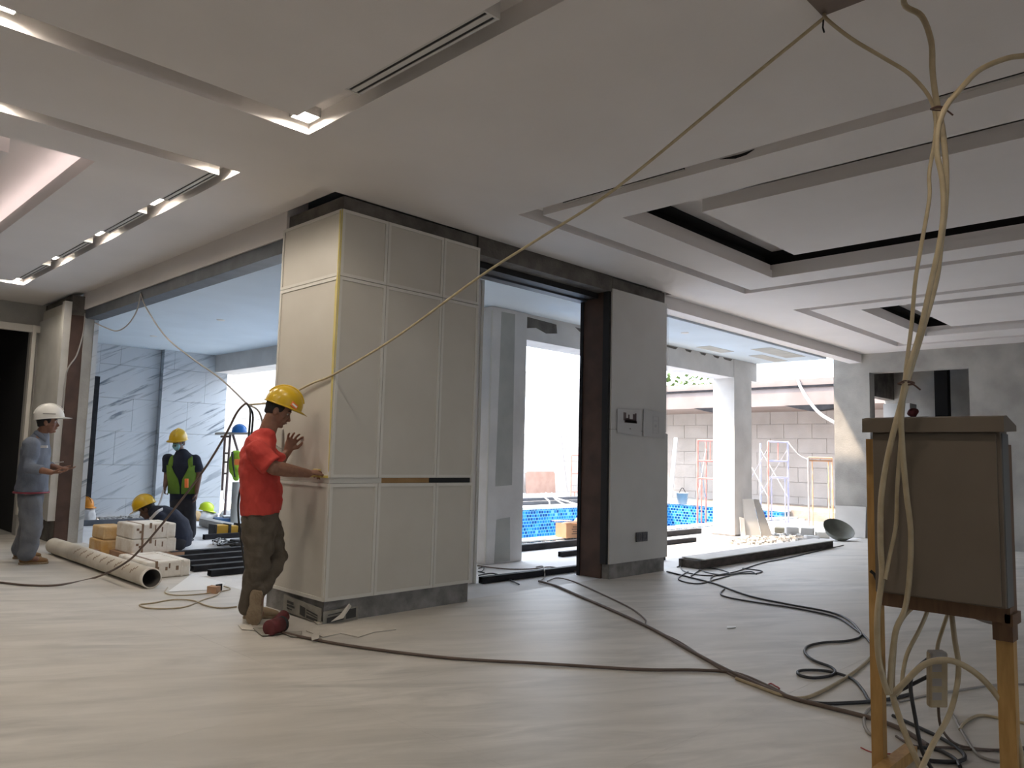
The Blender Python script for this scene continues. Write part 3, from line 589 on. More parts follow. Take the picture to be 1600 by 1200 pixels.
cable('hanging_cable', 'cable_brown', .010, [K, J(383, 631, 6.70), J(370, 645, 6.72), J(352, 680, 6.8), J(318, 735, 6.9), J(270, 798, 7.0), J(225, 852, 7.05), J(195, 880, 7.1), fl(150, 902, .012), fl(90, 914, .012), fl(40, 914, .012), fl(0, 910, .012), fl(-40, 908, .012)], 'dark cable falling from the knot over the white pipe to the floor', G2)
cable('hanging_cable', 'cable_black', .009, [K, J(391, 645, 6.68), J(388, 690, 6.68), J(385, 720, 6.68), J(378, 752, 6.68), J(372, 790, 6.68), J(376, 840, 6.68), J(385, 900, 6.7)], 'dark cable hanging from the knot behind the back of the man in red', G2)
cable('hanging_cable', 'cable_black', .009, [K, J(395, 648, 6.72), J(393, 680, 6.72), J(391, 720, 6.72), J(385, 780, 6.72), J(390, 860, 6.72)], 'second dark cable hanging from the knot behind the man in red', G2)
cable('hanging_cable', 'cable_grey', .008, [K, J(402, 640, 6.6), J(409, 655, 6.6), J(413, 680, 6.6), J(440, 700, 6.4), J(443, 690, 6.35), J(442, 672, 6.3), J(441, 720, 6.35)], 'grey cable looping in front of the chest of the man in red', G2)
# cables on the floor
G3 = 'cables lying on the hall floor'
def floorcable(mat, r, pts, label): cable('floor_cable', mat, r, [fl(x, y, r+.001) for x, y in pts], label, G3)
floorcable('cable_brown', .010, [(428, 985), (480, 997), (560, 1011), (700, 1028), (850, 1037), (1000, 1046), (1090, 1047), (1150, 1052), (1200, 1072), (1235, 1090)], 'long brown cable from the feet of the man in red across the floor')
floorcable('cable_brown', .012, [(842, 908), (870, 916), (900, 929), (960, 955), (1020, 983), (1080, 1017), (1130, 1044), (1180, 1067), (1230, 1088), (1290, 1104), (1360, 1122), (1410, 1140), (1450, 1165)], 'thick dark cable running from the doorway to the cabinet')
floorcable('cable_brown', .007, [(855, 908), (872, 903), (900, 910), (940, 928), (985, 950), (1008, 968), (1012, 980), (1060, 1002), (1110, 1035), (1135, 1050), (1165, 1066)], 'thin brown cable winding beside the thick dark one')
floorcable('cable_black', .009, [(1042, 893), (1090, 905), (1120, 913), (1170, 931), (1225, 943), (1290, 955), (1322, 966), (1340, 982), (1345, 994), (1325, 1001), (1285, 1004), (1262, 1010), (1258, 1020), (1272, 1032), (1298, 1042), (1305, 1050), (1296, 1056), (1270, 1059), (1250, 1055), (1247, 1049), (1262, 1047), (1295, 1049), (1330, 1060), (1348, 1078), (1358, 1094), (1374, 1100)], 'black cable with a loop in front of the cabinet')
floorcable('cable_black', .008, [(1132, 920), (1126, 928), (1140, 934), (1180, 941), (1240, 950), (1290, 960), (1315, 968), (1338, 984), (1355, 998), (1368, 1018)], 'second black cable curving beside the looped one')
floorcable('cable_beige', .010, [(1372, 1014), (1350, 1038), (1320, 1060), (1280, 1082), (1250, 1091), (1215, 1084), (1180, 1071), (1150, 1060)], 'beige cable curving left from the cabinet leg over the floor')
floorcable('cable_black', .010, [(1240, 1091), (1280, 1099), (1330, 1098), (1380, 1094), (1420, 1085)], 'short black cable leading to the left leg of the cabinet')
floorcable('cable_grey', .008, [(1400, 1098), (1370, 1102), (1354, 1112), (1350, 1130), (1358, 1146), (1368, 1148)], 'grey cable hooked round the left leg of the cabinet')
floorcable('cable_black', .009, [(1395, 1118), (1430, 1134), (1470, 1153), (1500, 1172), (1507, 1185), (1490, 1190), (1450, 1188), (1415, 1180), (1405, 1173), (1425, 1168), (1460, 1170), (1490, 1184), (1500, 1198)], 'black cable coiled on the floor under the cabinet')
floorcable('cable_brown', .006, [(1400, 1150), (1430, 1166), (1480, 1168), (1540, 1172), (1600, 1170)], 'thin brown lead along the bottom right of the floor')
floorcable('cable_grey', .006, [(1405, 1096), (1450, 1086), (1500, 1078), (1555, 1070), (1600, 1069)], 'thin grey lead behind the stand legs')
floorcable('cable_grey', .007, [(1485, 1110), (1510, 1155), (1530, 1180), (1560, 1190), (1600, 1192)], 'grey lead slanting to the bottom right corner')
floorcable('cable_beige', .008, [(1500, 1140), (1506, 1130), (1522, 1120), (1538, 1118), (1570, 1124), (1600, 1130)], 'short beige tail with a bent end at the right leg')
floorcable('red_wire', .003, [(1345, 1168), (1365, 1176), (1400, 1178), (1425, 1176)], 'thin red wire by the left leg of the cabinet')
floorcable('red_wire', .004, [(1165, 1055), (1175, 1066), (1184, 1070), (1195, 1072), (1204, 1068), (1212, 1072), (1218, 1076), (1208, 1078), (1200, 1073)], 'tangle of red wire where the floor cables cross')
floorcable('cable_beige', .006, [(370, 948), (345, 950), (322, 946), (300, 938), (270, 937), (240, 942), (218, 945), (230, 950), (262, 951), (290, 948), (315, 938), (338, 930), (343, 922), (335, 918)], 'thin beige lead in loose loops left of the man in red')
floorcable('cable_beige', .005, [(262, 918), (258, 926), (275, 930), (305, 929), (345, 924), (360, 920), (350, 916)], 'thin beige lead by the end of the pipe')
for pts, l in (([(1075, 893), (1060, 905), (1090, 912), (1120, 905), (1150, 897), (1180, 896), (1190, 892), (1160, 888)], 'first black cable tangled by the timber sill'), ([(1058, 886), (1080, 878), (1098, 892), (1130, 898), (1170, 893), (1182, 897)], 'second black cable tangled by the timber sill'), ([(1110, 908), (1115, 900), (1150, 893), (1190, 880), (1230, 872), (1290, 858), (1318, 852)], 'black cable running along the timber sill to the basin'), ([(1080, 900), (1100, 888), (1125, 890), (1140, 897), (1100, 899), (1070, 893), (1062, 884)], 'third black cable tangled by the timber sill')):
    floorcable('cable_black', .007, pts, l)
floorcable('cable_brown', .008, [(746, 884), (790, 889), (830, 889), (860, 886), (890, 891), (913, 896), (940, 897)], 'brown cable just inside the doorway between the pillars')
floorcable('cable_black', .008, [(748, 899), (770, 896), (790, 903), (811, 913)], 'short black cable end by the base of the clad pillar')
floorcable('cable_black', .006, [(748, 888), (756, 886), (754, 892), (747, 893), (757, 895)], 'small black coil beside the white post')
cable('floor_cable', 'cable_grey', .007, [fl(838, 886, .01), fl(848, 885, .09), fl(851, 893, .09), fl(850, 902, .01), fl(843, 908, .01)], 'white cable crossing the black threshold bar', G3)
# ================================================================ LOOSE THINGS
defm('bundle_paper', (.76, .72, .65), (.58, .50, .40), 6, .8, .3, 20, contrast=(.5, .75)); defm('bundle_tan', (.58, .33, .10), (.66, .50, .30), 5, .8, .3, 20)
defm('wrap_mark', (.22, .14, .09)); defm('rust_board', (.30, .17, .10), (.38, .24, .16), 6, .9); defm('pipe_paper', (.66, .62, .54), (.56, .51, .43), 4, .7, .15, 20); defm('pipe_in', (.16, .15, .14), rough=.8)
defm('cardboard', (.42, .25, .15), (.48, .30, .19), 5, .9); defm('cardboard_in', (.62, .5, .4), rough=.9); defm('ply', (.46, .28, .22), (.52, .34, .27), 4, .8)
defm('rubber', (.10, .105, .085), (.14, .145, .12), 5, .5); defm('board_white', (.66, .65, .63), (.60, .59, .57), 3, .8); defm('grey_board', (.34, .33, .31), (.42, .41, .39), 3, .8)
defm('scaf_red', (.62, .20, .17), (.55, .3, .25), 6, .6); defm('scaf_blue', (.30, .32, .50), (.42, .42, .5), 6, .6); defm('scaf_orange', (.62, .36, .2), (.6, .45, .35), 6, .6); defm('scaf_pale', (.40, .38, .37), (.34, .31, .30), 6, .6); defm('scaf_dark', (.12, .09, .10), (.2, .14, .14), 6, .6)
defm('helmet_yellow', (.56, .36, .015), rough=.28); defm('helmet_lime', (.55, .72, .03), rough=.3); defm('helmet_blue', (.02, .16, .50), rough=.3); defm('helmet_orange', (.62, .24, .02), rough=.3); defm('helmet_white', (.66, .65, .62), rough=.35)
defm('hi_vis', (.32, .55, .04), (.25, .45, .03), 8, .8); defm('hi_orange', (.85, .22, .06), rough=.6); defm('sack_white', (.62, .62, .62), (.5, .5, .5), 6, .9, .4, 12); defm('tarp_blue', (.012, .07, .20), (.02, .11, .28), 5, .6)
defm('machine_yellow', (.55, .32, .03), rough=.5); defm('newsprint', (.34, .32, .28), (.24, .23, .20), 9, .9, .3, 20); defm('news_ink', (.04, .04, .04)); defm('red_roll', (.09, .012, .015), (.13, .022, .024), 8, .7); defm('dust_paper', (.54, .505, .45), (.60, .565, .51), 9, .9); defm('rubble', (.40, .38, .35), (.55, .53, .5), 9, .95, .5, 20); defm('pvc_grey', (.36, .37, .36), rough=.6)
UZ = V((0, 0, 1))
# pipe of rolled board
pt = thing('wrapped_pipe', 'long white paper-wrapped pipe lying on the floor, its open end to the camera', 'pipe', fl(160, 890))
A = fl(237, 903, .095); Bp = fl(84, 852, .095); A.z = Bp.z = .092; ax = (A-Bp).normalized(); ln = (A-Bp).length
MB().lathe([(.09, 0), (.091, ln*.3), (.089, ln*.7), (.09, ln), (.082, ln), (.082, 0), (.09, 0)], Bp, ax, 28).build('shell', 'pipe_paper', pt)
MB().lathe([(.0815, .05), (.0815, ln-.004)], Bp, ax, 28).build('bore', 'pipe_in', pt)
MB().lathe([(.0905, ln-.05), (.0935, ln-.045), (.0935, ln+.002), (.083, ln+.002)], Bp, ax, 28).build('rim', 'bundle_paper', pt)
for k in range(9):
    t = .35+.62*k/9; c = Bp+ax*ln*t; sd = ax.cross(UZ).normalized()
    q = -1 if (sd.dot(V((-1, -.3, 0))) < 0) else 1
    for j in range(3):
        a = math.radians(25+14*j); n = (sd*q*math.cos(a)+UZ*math.sin(a)); tt = ax.cross(n)
        MB().obox(c+n*.0905+ax*.03*j, ax*.006, tt*.018, n*.0012).build('printed_mark', 'wrap_mark', pt)
# wrapped bundles
def bundle(lo, hi, mat, label, strap=True):
    t = thing('wrapped_bundle', label, 'bundle', ((lo[0]+hi[0])/2, (lo[1]+hi[1])/2, lo[2]), group='paper-wrapped tile bundles')
    B('wrap', lo, hi, mat, t, bevel=.018)
    if strap:
        for f in (.22, .8):
            x = lo[0]+(hi[0]-lo[0])*f; B('strap', (x-.012, lo[1]-.003, lo[2]+.003), (x+.012, hi[1]+.003, hi[2]+.003), 'wrap_mark' if f < .5 else mat, t)
        random.seed(int(lo[0]*100)); 
        for k in range(6):
            x = random.uniform(lo[0]+.04, hi[0]-.06); z = random.uniform(lo[2]+.03, hi[2]-.05); B('tear', (x, lo[1]-.002, z), (x+random.uniform(.008, .03), lo[1], z+random.uniform(.02, .07)), 'wrap_mark', t)
    return t
B('scrap_board', (3.32, 9.38, 0), (3.95, 10.05, .055), 'rust_board', label='rusty brown board under the stack of white bundles', cat='board')
bundle((3.36, 9.44, .056), (3.87, 10.0, .225), 'bundle_paper', 'lower white paper bundle of the stack by the crouching man')
bundle((3.36, 9.45, .226), (3.86, 9.99, .40), 'bundle_paper', 'upper white paper bundle of the stack by the crouching man')
bundle((3.22, 10.05, 0), (3.5, 10.5, .17), 'bundle_tan', 'lower tan bundle left of the white stack', False)
bundle((3.24, 10.05, .171), (3.5, 10.48, .33), 'bundle_tan', 'upper tan bundle left of the white stack', False)
bundle((2.98, 7.95, 0), (3.42, 8.75, .165), 'bundle_paper', 'single white bundle on the floor beside the open end of the pipe')
MB().obox(fl(150, 862, .03), V((.22, .05, 0)), V((-.02, .08, 0)), UZ*.025).build('timber_scrap', 'rust_board', label='short brown timber offcut behind the pipe', cat='timber')
MB().obox(fl(207, 880, .03), V((.14, .03, 0)), V((-.02, .06, 0)), UZ*.03).build('timber_scrap', 'rust_board', label='short brown timber offcut against the middle of the pipe', cat='timber')
t = thing('timber_block', 'small tan timber block with a nail on the floor near the pipe end', 'timber', fl(335, 922)); MB().obox(fl(334, 921, .03), V((.03, .02, 0)), V((-.02, .05, 0)), UZ*.03).build('block', 'cardboard', t); MB().obox(fl(342, 918, .04), V((.03, .01, 0)), V((-.003, .008, 0)), UZ*.03).build('clip', 'steel_dark', t)
# loose sheet of paper under the bundle
MB().prism([fl(262, 925, .002), fl(345, 921, .002), fl(352, 911, .002), fl(300, 897, .002)], 0, (0, 0, .003)).build('paper_sheet', 'white', label='white sheet lying on the floor between the pipe and the steel bars', cat='sheet')
# steel bars
def steel(a, b, w, h, label, group, mat='steel_dark'):
    a, b = V(a), V(b); d = (b-a).normalized(); sd = d.cross(UZ); t = thing('steel_bar', label, 'steel bar', (a+b)/2, group); t.location.z = 0
    c = (a+b)/2; c.z = h/2+a.z; L2 = (b-a).length/2; th = .006
    mb = MB(); mb.obox(c+UZ*(h/2-th/2), d*L2, sd*w/2, UZ*th/2); mb.obox(c-UZ*(h/2-th/2), d*L2, sd*w/2, UZ*th/2); mb.obox(c+sd*(w/2-th/2), d*L2, sd*th/2, UZ*(h/2-th)); mb.obox(c-sd*(w/2-th/2), d*L2, sd*th/2, UZ*(h/2-th))
    mb.build('tube', mat, t); MB().obox(c, d*(L2-.03), sd*(w/2-th), UZ*(h/2-th)).build('bore', 'void', t)
G = 'black steel bars stacked by the left opening'
nm = ('nearest', 'second', 'third', 'fourth', 'farthest')
for i, (xl, yb) in enumerate(((327, 900), (300, 893), (296, 885), (276, 877), (265, 870))):
    p = fl(xl, yb+.0); steel((p.x, p.y, 0), (p.x+1.9, p.y+.02, 0), .10, .062, nm[i]+' of the five black steel bars behind the man in red', G)
steel(fl(318, 843), fl(318, 843)+V((2.2, .05, 0)), .07, .07, 'black steel bar in front of the yellow machine', G)
steel(fl(128, 822), fl(128, 822)+V((1.75, .03, 0)), .06, .09, 'dark blue steel bar along the foot of the marble wall', G, 'steel_blue')
G = 'black steel bars on the terrace floor'
steel((5.5, 5.80, 0), (8.72, 5.72, 0), .07, .065, 'black threshold bar running between the two pillars', G)
e = fl(1096, 847); steel((7.80, 6.72, 0), (e.x, 6.72, 0), .07, .065, 'black bar on the terrace with its end in the doorway', G)
e = fl(1105, 834); steel((7.15, 7.45, 0), (e.x, 7.45, 0), .10, .085, 'black bar nearest the pool', G)
# timber sill
defm('sill_front', (.045, .038, .034), (.10, .085, .075), 14, .9, .4, 30, stretch=(.4, 1, 1)); defm('sill_top', (.58, .56, .53), (.64, .62, .59), 5, .9)
t = thing('timber_sill', 'long blackened timber sill with a dusty top on the floor before the terrace', 'sill', (10.3, 5.05, 0))
B('front_board', (8.32, 4.93, .006), (12.3, 4.96, .105), 'sill_front', t); B('back_board', (8.32, 5.2, 0), (12.3, 5.235, .10), 'sill_front', t); B('top', (8.40, 4.92, .105), (12.32, 5.24, .118), 'sill_top', t)
for x in (8.36, 9.3, 10.3, 11.3, 12.27): B('rib', (x-.02, 4.96, .004), (x+.02, 5.2, .10), 'sill_front', t)
# basin against the wall
c = fl(1320, 850, 0); c = V((13.6, 5.35, .20)); n = V((-.35, -.45, .8)).normalized()
MB().lathe([(.0, -.15), (.10, -.15), (.2, -.09), (.255, 0), (.265, .004), (.262, -.008), (.205, -.102), (.10, -.165), (0, -.165)], c, n, 28).build('rubber_basin', 'rubber', label='grey-green rubber mortar basin tilted against the concrete wall', cat='basin')
t = MB().prism([on(1305, 790, 'x', 14.42), on(1353, 792, 'x', 14.42), on(1352, 850, 'x', 14.42)*1, on(1304, 848, 'x', 14.42)], 0, (.03, 0, 0)); 
for p in t.v: p.z = max(p.z, .002)
t.v[2].z = t.v[3].z = t.v[6].z = t.v[7].z = .002
t.build('white_board', 'board_white', label='white gypsum board standing against the concrete wall behind the basin', cat='board')
# boards leaning by the sunlit column
def lean(q, mat, label, th=.03, d=13.45, dt=.22):
    P = [J(x, y, d+(dt if i < 2 else 0)) for i, (x, y) in enumerate(q)]; P[2].z = P[3].z = .002
    MB().prism(P, 0, (Wd*th)*1).build('leaning_board', mat, label=label, cat='board', group='boards leaning by the sunlit column')
lean(((1161, 780), (1177, 780), (1190, 838), (1165, 840)), 'board_white', 'white board leaning against the sunlit column')
lean(((1178, 780), (1186, 781), (1208, 836), (1191, 838)), 'grey_board', 'narrow grey board leaning beside the white one')
lean(((1156, 808), (1163, 810), (1165, 842), (1158, 841)), 'board_white', 'short white board at the foot of the sunlit column', .02, 13.38, .15)
# rubble
def heap(c, rx, ry, h, n, mat, nm, label, cat):
    mb = MB(); random.seed(n)
    for k in range(n):
        a = random.uniform(0, 6.28); r = math.sqrt(random.random()); s = random.uniform(.012, .04)
        p = V((c[0]+rx*r*math.cos(a), c[1]+ry*r*math.sin(a), c[2]+h*(1-r)*random.random()+s*.4)); q = random.uniform(0, 3)
        mb.obox(p, V((math.cos(q), math.sin(q), .2))*s, V((-math.sin(q), math.cos(q), 0))*s*.7, UZ*s*.5)
    mb.build(nm, mat, label=label, cat=cat, kind='stuff')
c = fl(1215, 842); heap((c.x, c.y, 0), 1.5, .4, .03, 220, 'rubble', 'rubble', 'low spread of grey rubble by the sunlit column', 'rubble')
c = fl(215, 811); heap((c.x, c.y, 0), .9, .25, .05, 90, 'grey_board', 'tile_scrap', 'broken scraps along the foot of the marble wall', 'scrap')
for i, (x, y, w, h, m_, l) in enumerate(((1220, 826, .25, .10, 'rubber', 'dull green bag among the rubble'), (1237, 831, .12, .16, 'board_white', 'small white box left of centre in the rubble'), (1262, 832, .28, .16, 'board_white', 'wide white box in the rubble'), (1268, 838, .10, .08, 'sack_white', 'small white sack in front of the rubble'), (1285, 834, .16, .10, 'bundle_paper', 'pale carton at the right of the rubble'))):
    p = fl(x, y+6); MB().obox(p+UZ*h/2, V((w/2, .05, 0)), V((-.04, .1, 0)), UZ*h/2).build('debris_box', m_, label=l, cat='box', bevel=.015)
# scaffold frames
def scaffold(px0, px1, ytop, d, mat, label, zb=-.65, mat2=None, bars=(0, .43, .8), inner=.8, brace=True, d1=None):
    a = J(px0, ytop, d); b = J(px1, ytop, d1 or d+.25); b.z = a.z; zt = a.z
    t = thing('scaffold_frame', label, 'scaffold', ((a.x+b.x)/2, (a.y+b.y)/2, zb), group='steel scaffold frames by the pool')
    r = .022
    for i, p in enumerate((a, b)):
        q = V((p.x, p.y, zb)); MB().tube([p, q], r).build('post', (mat2 if (i and mat2) else mat), t); MB().box((p.x-.07, p.y-.07, zb), (p.x+.07, p.y+.07, zb+.012)).build('base_plate', mat, t)
    for h in bars: MB().tube([a-UZ*h, b-UZ*h], r*.9).build('ledger', mat2 or mat, t)
    e = (b-a)
    for f in (.16, .84): MB().tube([a+e*f-UZ*inner, V((*(a+e*f).xy, zb))], r*.7).build('inner_post', mat2 or mat, t)
    MB().tube([a+e*.5, a+e*.5-UZ*bars[1]], r*.6).build('stay', mat, t)
    if brace:
        dv = V((e.y, -e.x, 0)).normalized()*1.2
        for s0, s1 in ((0, 1.1), (1.1, 0)): MB().tube([a-UZ*(.15+s0), a-dv-UZ*(.15+s1)], r*.5).build('brace', 'scaf_pale', t); MB().tube([b-UZ*(.15+s0), b-dv-UZ*(.15+s1)], r*.5).build('brace', 'scaf_pale', t)
        for p in (a, b): MB().tube([p-dv, V((*(p-dv).xy, zb))], r).build('post', mat2 or mat, t)
scaffold(1090, 1130, 688, 16.2, 'scaf_red', 'red scaffold frame standing in the pool left of the sunlit column', brace=True, d1=16.0)
scaffold(1200, 1231, 690, 17.2, 'scaf_red', 'red and lilac scaffold frame in the pool right of the sunlit column', mat2='scaf_blue', d1=17.3)
scaffold(1263, 1300, 715, 16.6, 'scaf_pale', 'pale scaffold frame nearest the concrete wall', mat2='scaf_orange', bars=(0, .06, .06), inner=.05, brace=False, d1=16.9)
cable('site_rope', 'scaf_pale', .012, [J(1231, 690, 17.2), J(1240, 702, 17.0), J(1250, 712, 16.9), J(1263, 718, 16.6)], 'thin pale rope between two scaffold frames', cat='rope')
cable('white_hose', 'board_white', .035, [on(1246, 590, 'x', 18.52), on(1250, 603, 'x', 18.35), J(1263, 625, 16.6), J(1280, 645, 16.3), J(1300, 658, 16), J(1312, 664, 16)], 'thick white hose hanging from the canopy beside the concrete wall', cat='hose')
p = J(1066, 785, 19.5); c = V((p.x, p.y, .2)); t = thing('mortar_bucket', 'grey bucket standing at the foot of the boundary wall', 'bucket', c)
MB().lathe([(.12, 0), (.15, .3), (.16, .3), (.16, .28)], c, UZ, 18).build('pail', 'pvc_grey', t); MB().tube(spline([c+V((-.15, 0, .3)), c+V((0, 0, .42)), c+V((.15, 0, .3))]), .008).build('handle', 'steel_dark', t)
d = 19.3; MB().bar(J(1047, 784, d), J(1056, 684, d+.6), .10, .04).build('timber_prop', 'grey_board', label='grey timber plank propped on the boundary wall', cat='plank')
# things at the pool seen between the pillars
c = fl(889, 839, .054); t = thing('cardboard_box', 'open cardboard box with white flaps on the pool edge', 'box', c)
u = V((.93, -.2, 0)).normalized(); v = V((.2, .93, 0)).normalized(); h = .22; w = .16
for s, a in ((-1, v), (1, v), (-1, u), (1, u)):
    o_ = u if a is v else v; MB().obox(c+a*s*.14*(1 if a is v else w/.14)+UZ*h/2, o_*(w if a is v else .14), a*.004, UZ*h/2).build('side', 'cardboard', t)
B('bottom', (c.x-.13, c.y-.13, c.z), (c.x+.13, c.y+.13, c.z+.004), 'cardboard', t)
MB().obox(c-v*.19+UZ*(h+.03)-u*.06, u*w*1.2, (v*.07-UZ*.02)*1, UZ*.003).build('flap', 'cardboard_in', t); MB().obox(c+v*.2+UZ*(h+.02), u*w, v*.06, UZ*.003).build('flap', 'cardboard_in', t)
for k in range(4): MB().obox(c-v*.146+UZ*(.17-.035*k)+u*.01, u*(.05+.02*(k % 2)), v*.0012, UZ*.006).build('printed_mark', 'print_dark', t)
c = fl(912, 837, .054); MB().prism([c+u*x+UZ*z for x, z in ((-.17, 0), (-.18, .12), (-.15, .2), (-.06, .28), (.05, .30), (.16, .3), (.16, 0))], 0, v*.12).build('cardboard_roll', 'cardboard', label='curved piece of brown cardboard next to the open box', cat='cardboard')
c = J(820, 772, 1); MB().prism([on(x, y, 'y', 16.1) for x, y in ((823, 772), (822, 739), (824, 737), (865, 737), (867, 740), (868, 773))], 0, (0, .03, 0)).build('plywood_sheet', 'ply', label='pinkish plywood sheet standing beyond the pool', cat='plywood')
a = on(812, 776, 'y', 12.2); b = on(930, 774, 'y', 12.2); 
for k, zz in enumerate((.205, .285)):
    MB().box((a.x-.5, 12.15+.08*k, zz), (b.x+1, 12.3+.08*k, zz+.07)).build('steel_beam', 'steel_blue', label=('lower', 'upper')[k]+' dark steel beam lying on the far pool edge', cat='steel bar')
for pts, l in (([(846, 771), (852, 778), (858, 783), (859, 792)], 'left white hose over the far pool edge'), ([(862, 770), (868, 780), (880, 787), (892, 792), (893, 804)], 'middle white hose over the far pool edge'), ([(852, 770), (866, 777), (885, 783), (902, 788)], 'right white hose over the far pool edge')):
    P = [on(x, y, 'y', 12.1-.7*i/(len(pts)-1)) for i, (x, y) in enumerate(pts)]
    cable('white_hose', 'board_white', .016, P, l, cat='hose')
scaffold(893, 930, 711, 21, 'scaf_red', 'faint red scaffold frame far beyond the pool', zb=.2, brace=False, d1=21.3, bars=(0, .5, 1.0), inner=1.0)
d = 20.5; MB().bar(V((*J(887, 765, d).xy, .2)), J(875, 672, d), .05, .04).build('timber_prop', 'scaf_pale', label='pale timber pole leaning on the white garden wall', cat='plank')
# ---- left terrace: scaffold with helmet and vest, sacks and tools
t = thing('ladder_scaffold', 'dark scaffold frame with a plank under the blue helmet', 'scaffold', J(358, 805, 13.4)); t.location.z = 0
d = 13.4
for x0, y0, x1, y1, nm_ in ((360, 676, 351, 806, 'post'), (352, 676, 347, 766, 'post'), (363, 676, 372, 706, 'brace')):
    MB().tube([J(x0, y0, d), J(x1, y1, d)], .022).build(nm_, 'scaf_dark', t)
for y in (708, 722, 740): MB().tube([J(353-(y-676)*.06, y, d), J(359-(y-676)*.07, y, d)], .016).build('rung', 'scaf_dark', t)
MB().obox(J(370, 677, d), Rt*.34, Up*.018, Wd*.12).build('plank', 'grey_board', t); MB().tube([J(345, 682, d), J(360, 682, d)], .02).build('ledger', 'scaf_dark', t)
def helmet(c, up, fwd, s, mat, name='hard_hat', parent=None, brim=.05, badge=None, **kw):
    """dome with ridge, brim and peak; c = centre of the rim"""
    c, up, fwd = V(c), V(up).normalized(), V(fwd); fwd = (fwd-up*fwd.dot(up)).normalized(); sd = up.cross(fwd)
    o = MB(); n, m_ = 28, 9; vs = []; fs = []; a_, b_, h_ = .138*s, .112*s, .145*s
    for i in range(m_+1):
        t_ = math.pi/2*i/m_
        for k in range(n):
            p = 2*math.pi*k/n; vs.append(c+fwd*a_*math.cos(t_)*math.cos(p)+sd*b_*math.cos(t_)*math.sin(p)+up*h_*math.sin(t_)**.9)
    for i in range(m_):
        for k in range(n): fs.append((i*n+k, i*n+(k+1) % n, (i+1)*n+(k+1) % n, (i+1)*n+k))
    o.add(vs, fs, True)
    r0 = []; r1 = []; r2 = []
    for k in range(n):
        p = 2*math.pi*k/n; e = .010*s+ (brim*s*max(0, math.cos(p))**1.6)
        r0.append(c+fwd*a_*math.cos(p)+sd*b_*math.sin(p)); r1.append(c+fwd*(a_+e)*math.cos(p)+sd*(b_+e)*math.sin(p)-up*(.008+.010*max(0, math.cos(p)))*s); r2.append(c+fwd*a_*.97*math.cos(p)+sd*b_*.97*math.sin(p)-up*.010*s)
    o.add(r0+r1+r2, [(k, (k+1) % n, n+(k+1) % n, n+k) for k in range(n)]+[(n+k, n+(k+1) % n, 2*n+(k+1) % n, 2*n+k) for k in range(n)], True)
    o.tube([c+fwd*a_*math.cos(t_)*1.01+up*h_*math.sin(t_)**.9*1.015 for t_ in [math.pi*.12+math.pi*.76*i/12 for i in range(13)]], .009*s, 6)
    return o.build(name, mat, parent, **kw)
helmet(J(374, 675, 13.4)-UZ*.005, UZ, V((.7, -.7, 0)), .95, 'helmet_blue', label='blue hard hat resting on the scaffold plank', cat='hard hat')
v0 = thing('hanging_vest', 'lime safety vest with an orange patch hanging below the blue hard hat', 'safety vest', J(370, 745, 13.2))
mb = MB(); mb.limb([J(370, 708, 13.2), J(368, 722, 13.2), J(368, 735, 13.2), J(369, 748, 13.2)], [(.05, .09), (.06, .12), (.06, .11), (.04, .05)], ref=Rt); mb.build('cloth', 'hi_vis', v0, remesh=.012, disp=(.08, .03)); MB().obox(J(371, 722, 13.1), Rt*.05, Up*.05, Wd*.01).build('patch', 'hi_orange', v0); MB().limb([J(363, 707, 13.15), J(364, 725, 13.1), J(367, 745, 13.12)], [.02, .015, .012]).build('strap', 'black', v0)
MB().lathe([(.09, 0), (.09, .75), (.08, .75), (.08, .7)], V((*J(369, 800, 13.0).xy, 0)), UZ, 20).build('grey_duct', 'pvc_grey', label='upright grey duct below the hanging vest', cat='pipe')
c = J(322, 800, 14.0); c.z = .16
helmet(c+UZ*.03, V((.15, -.1, 1)), V((.8, -.5, 0)), .95, 'helmet_lime', label='lime hard hat lying on a white sack', cat='hard hat')
def sack(px_, py_, d, rx, ry, h, mat, label, cat='sack'):
    c = J(px_, py_, d); c.z = h*.5; MB().ell(c, V((rx, 0, 0)), V((0, ry, 0)), UZ*h*.55).build('sack', mat, label=label, cat=cat, remesh=.025, disp=(.15, .10))
sack(322, 805, 14.0, .22, .16, .17, 'sack_white', 'white sack under the lime hard hat')
sack(372, 797, 14.2, .32, .2, .20, 'sack_white', 'white sack behind the blue tarp')
sack(308, 806, 13.9, .12, .12, .18, 'bundle_tan', 'small tan sack beside the standing man')
t = thing('tarp_bundle', 'folded blue tarp on the terrace behind the yellow machine', 'tarp', J(376, 808, 13.2)); t.location.z = 0
c = J(376, 806, 13.2); c.z = .07; MB().obox(c, V((.42, -.1, 0)), V((.05, .18, 0)), UZ*.07).build('fold', 'tarp_blue', t, bevel=.03); MB().obox(c+UZ*.085+V((.05, .02, 0)), V((.30, -.12, .01)), V((.05, .14, 0)), UZ*.02).build('top_sheet', 'sack_white', t, bevel=.01)
p, q = fl(318, 822), fl(392, 838); MB().bar(V((p.x, p.y, .07)), V((q.x, q.y, .07)), .16, .12).build('channel_plank', 'grey_board', label='grey channel plank lying behind the yellow machine', cat='plank')
t = thing('yellow_machine', 'small yellow and black power tool on the terrace behind the man in red', 'power tool', fl(350, 838)); c = fl(350, 838, .0)
MB().obox(c+UZ*.09+V((-.06, 0, 0)), V((.10, -.02, 0)), V((.02, .09, 0)), UZ*.085).build('body', 'machine_yellow', t, bevel=.012); MB().obox(c+UZ*.09+V((.12, -.03, 0)), V((.06, -.01, 0)), V((.02, .08, 0)), UZ*.07).build('motor', 'machine_yellow', t, bevel=.012)
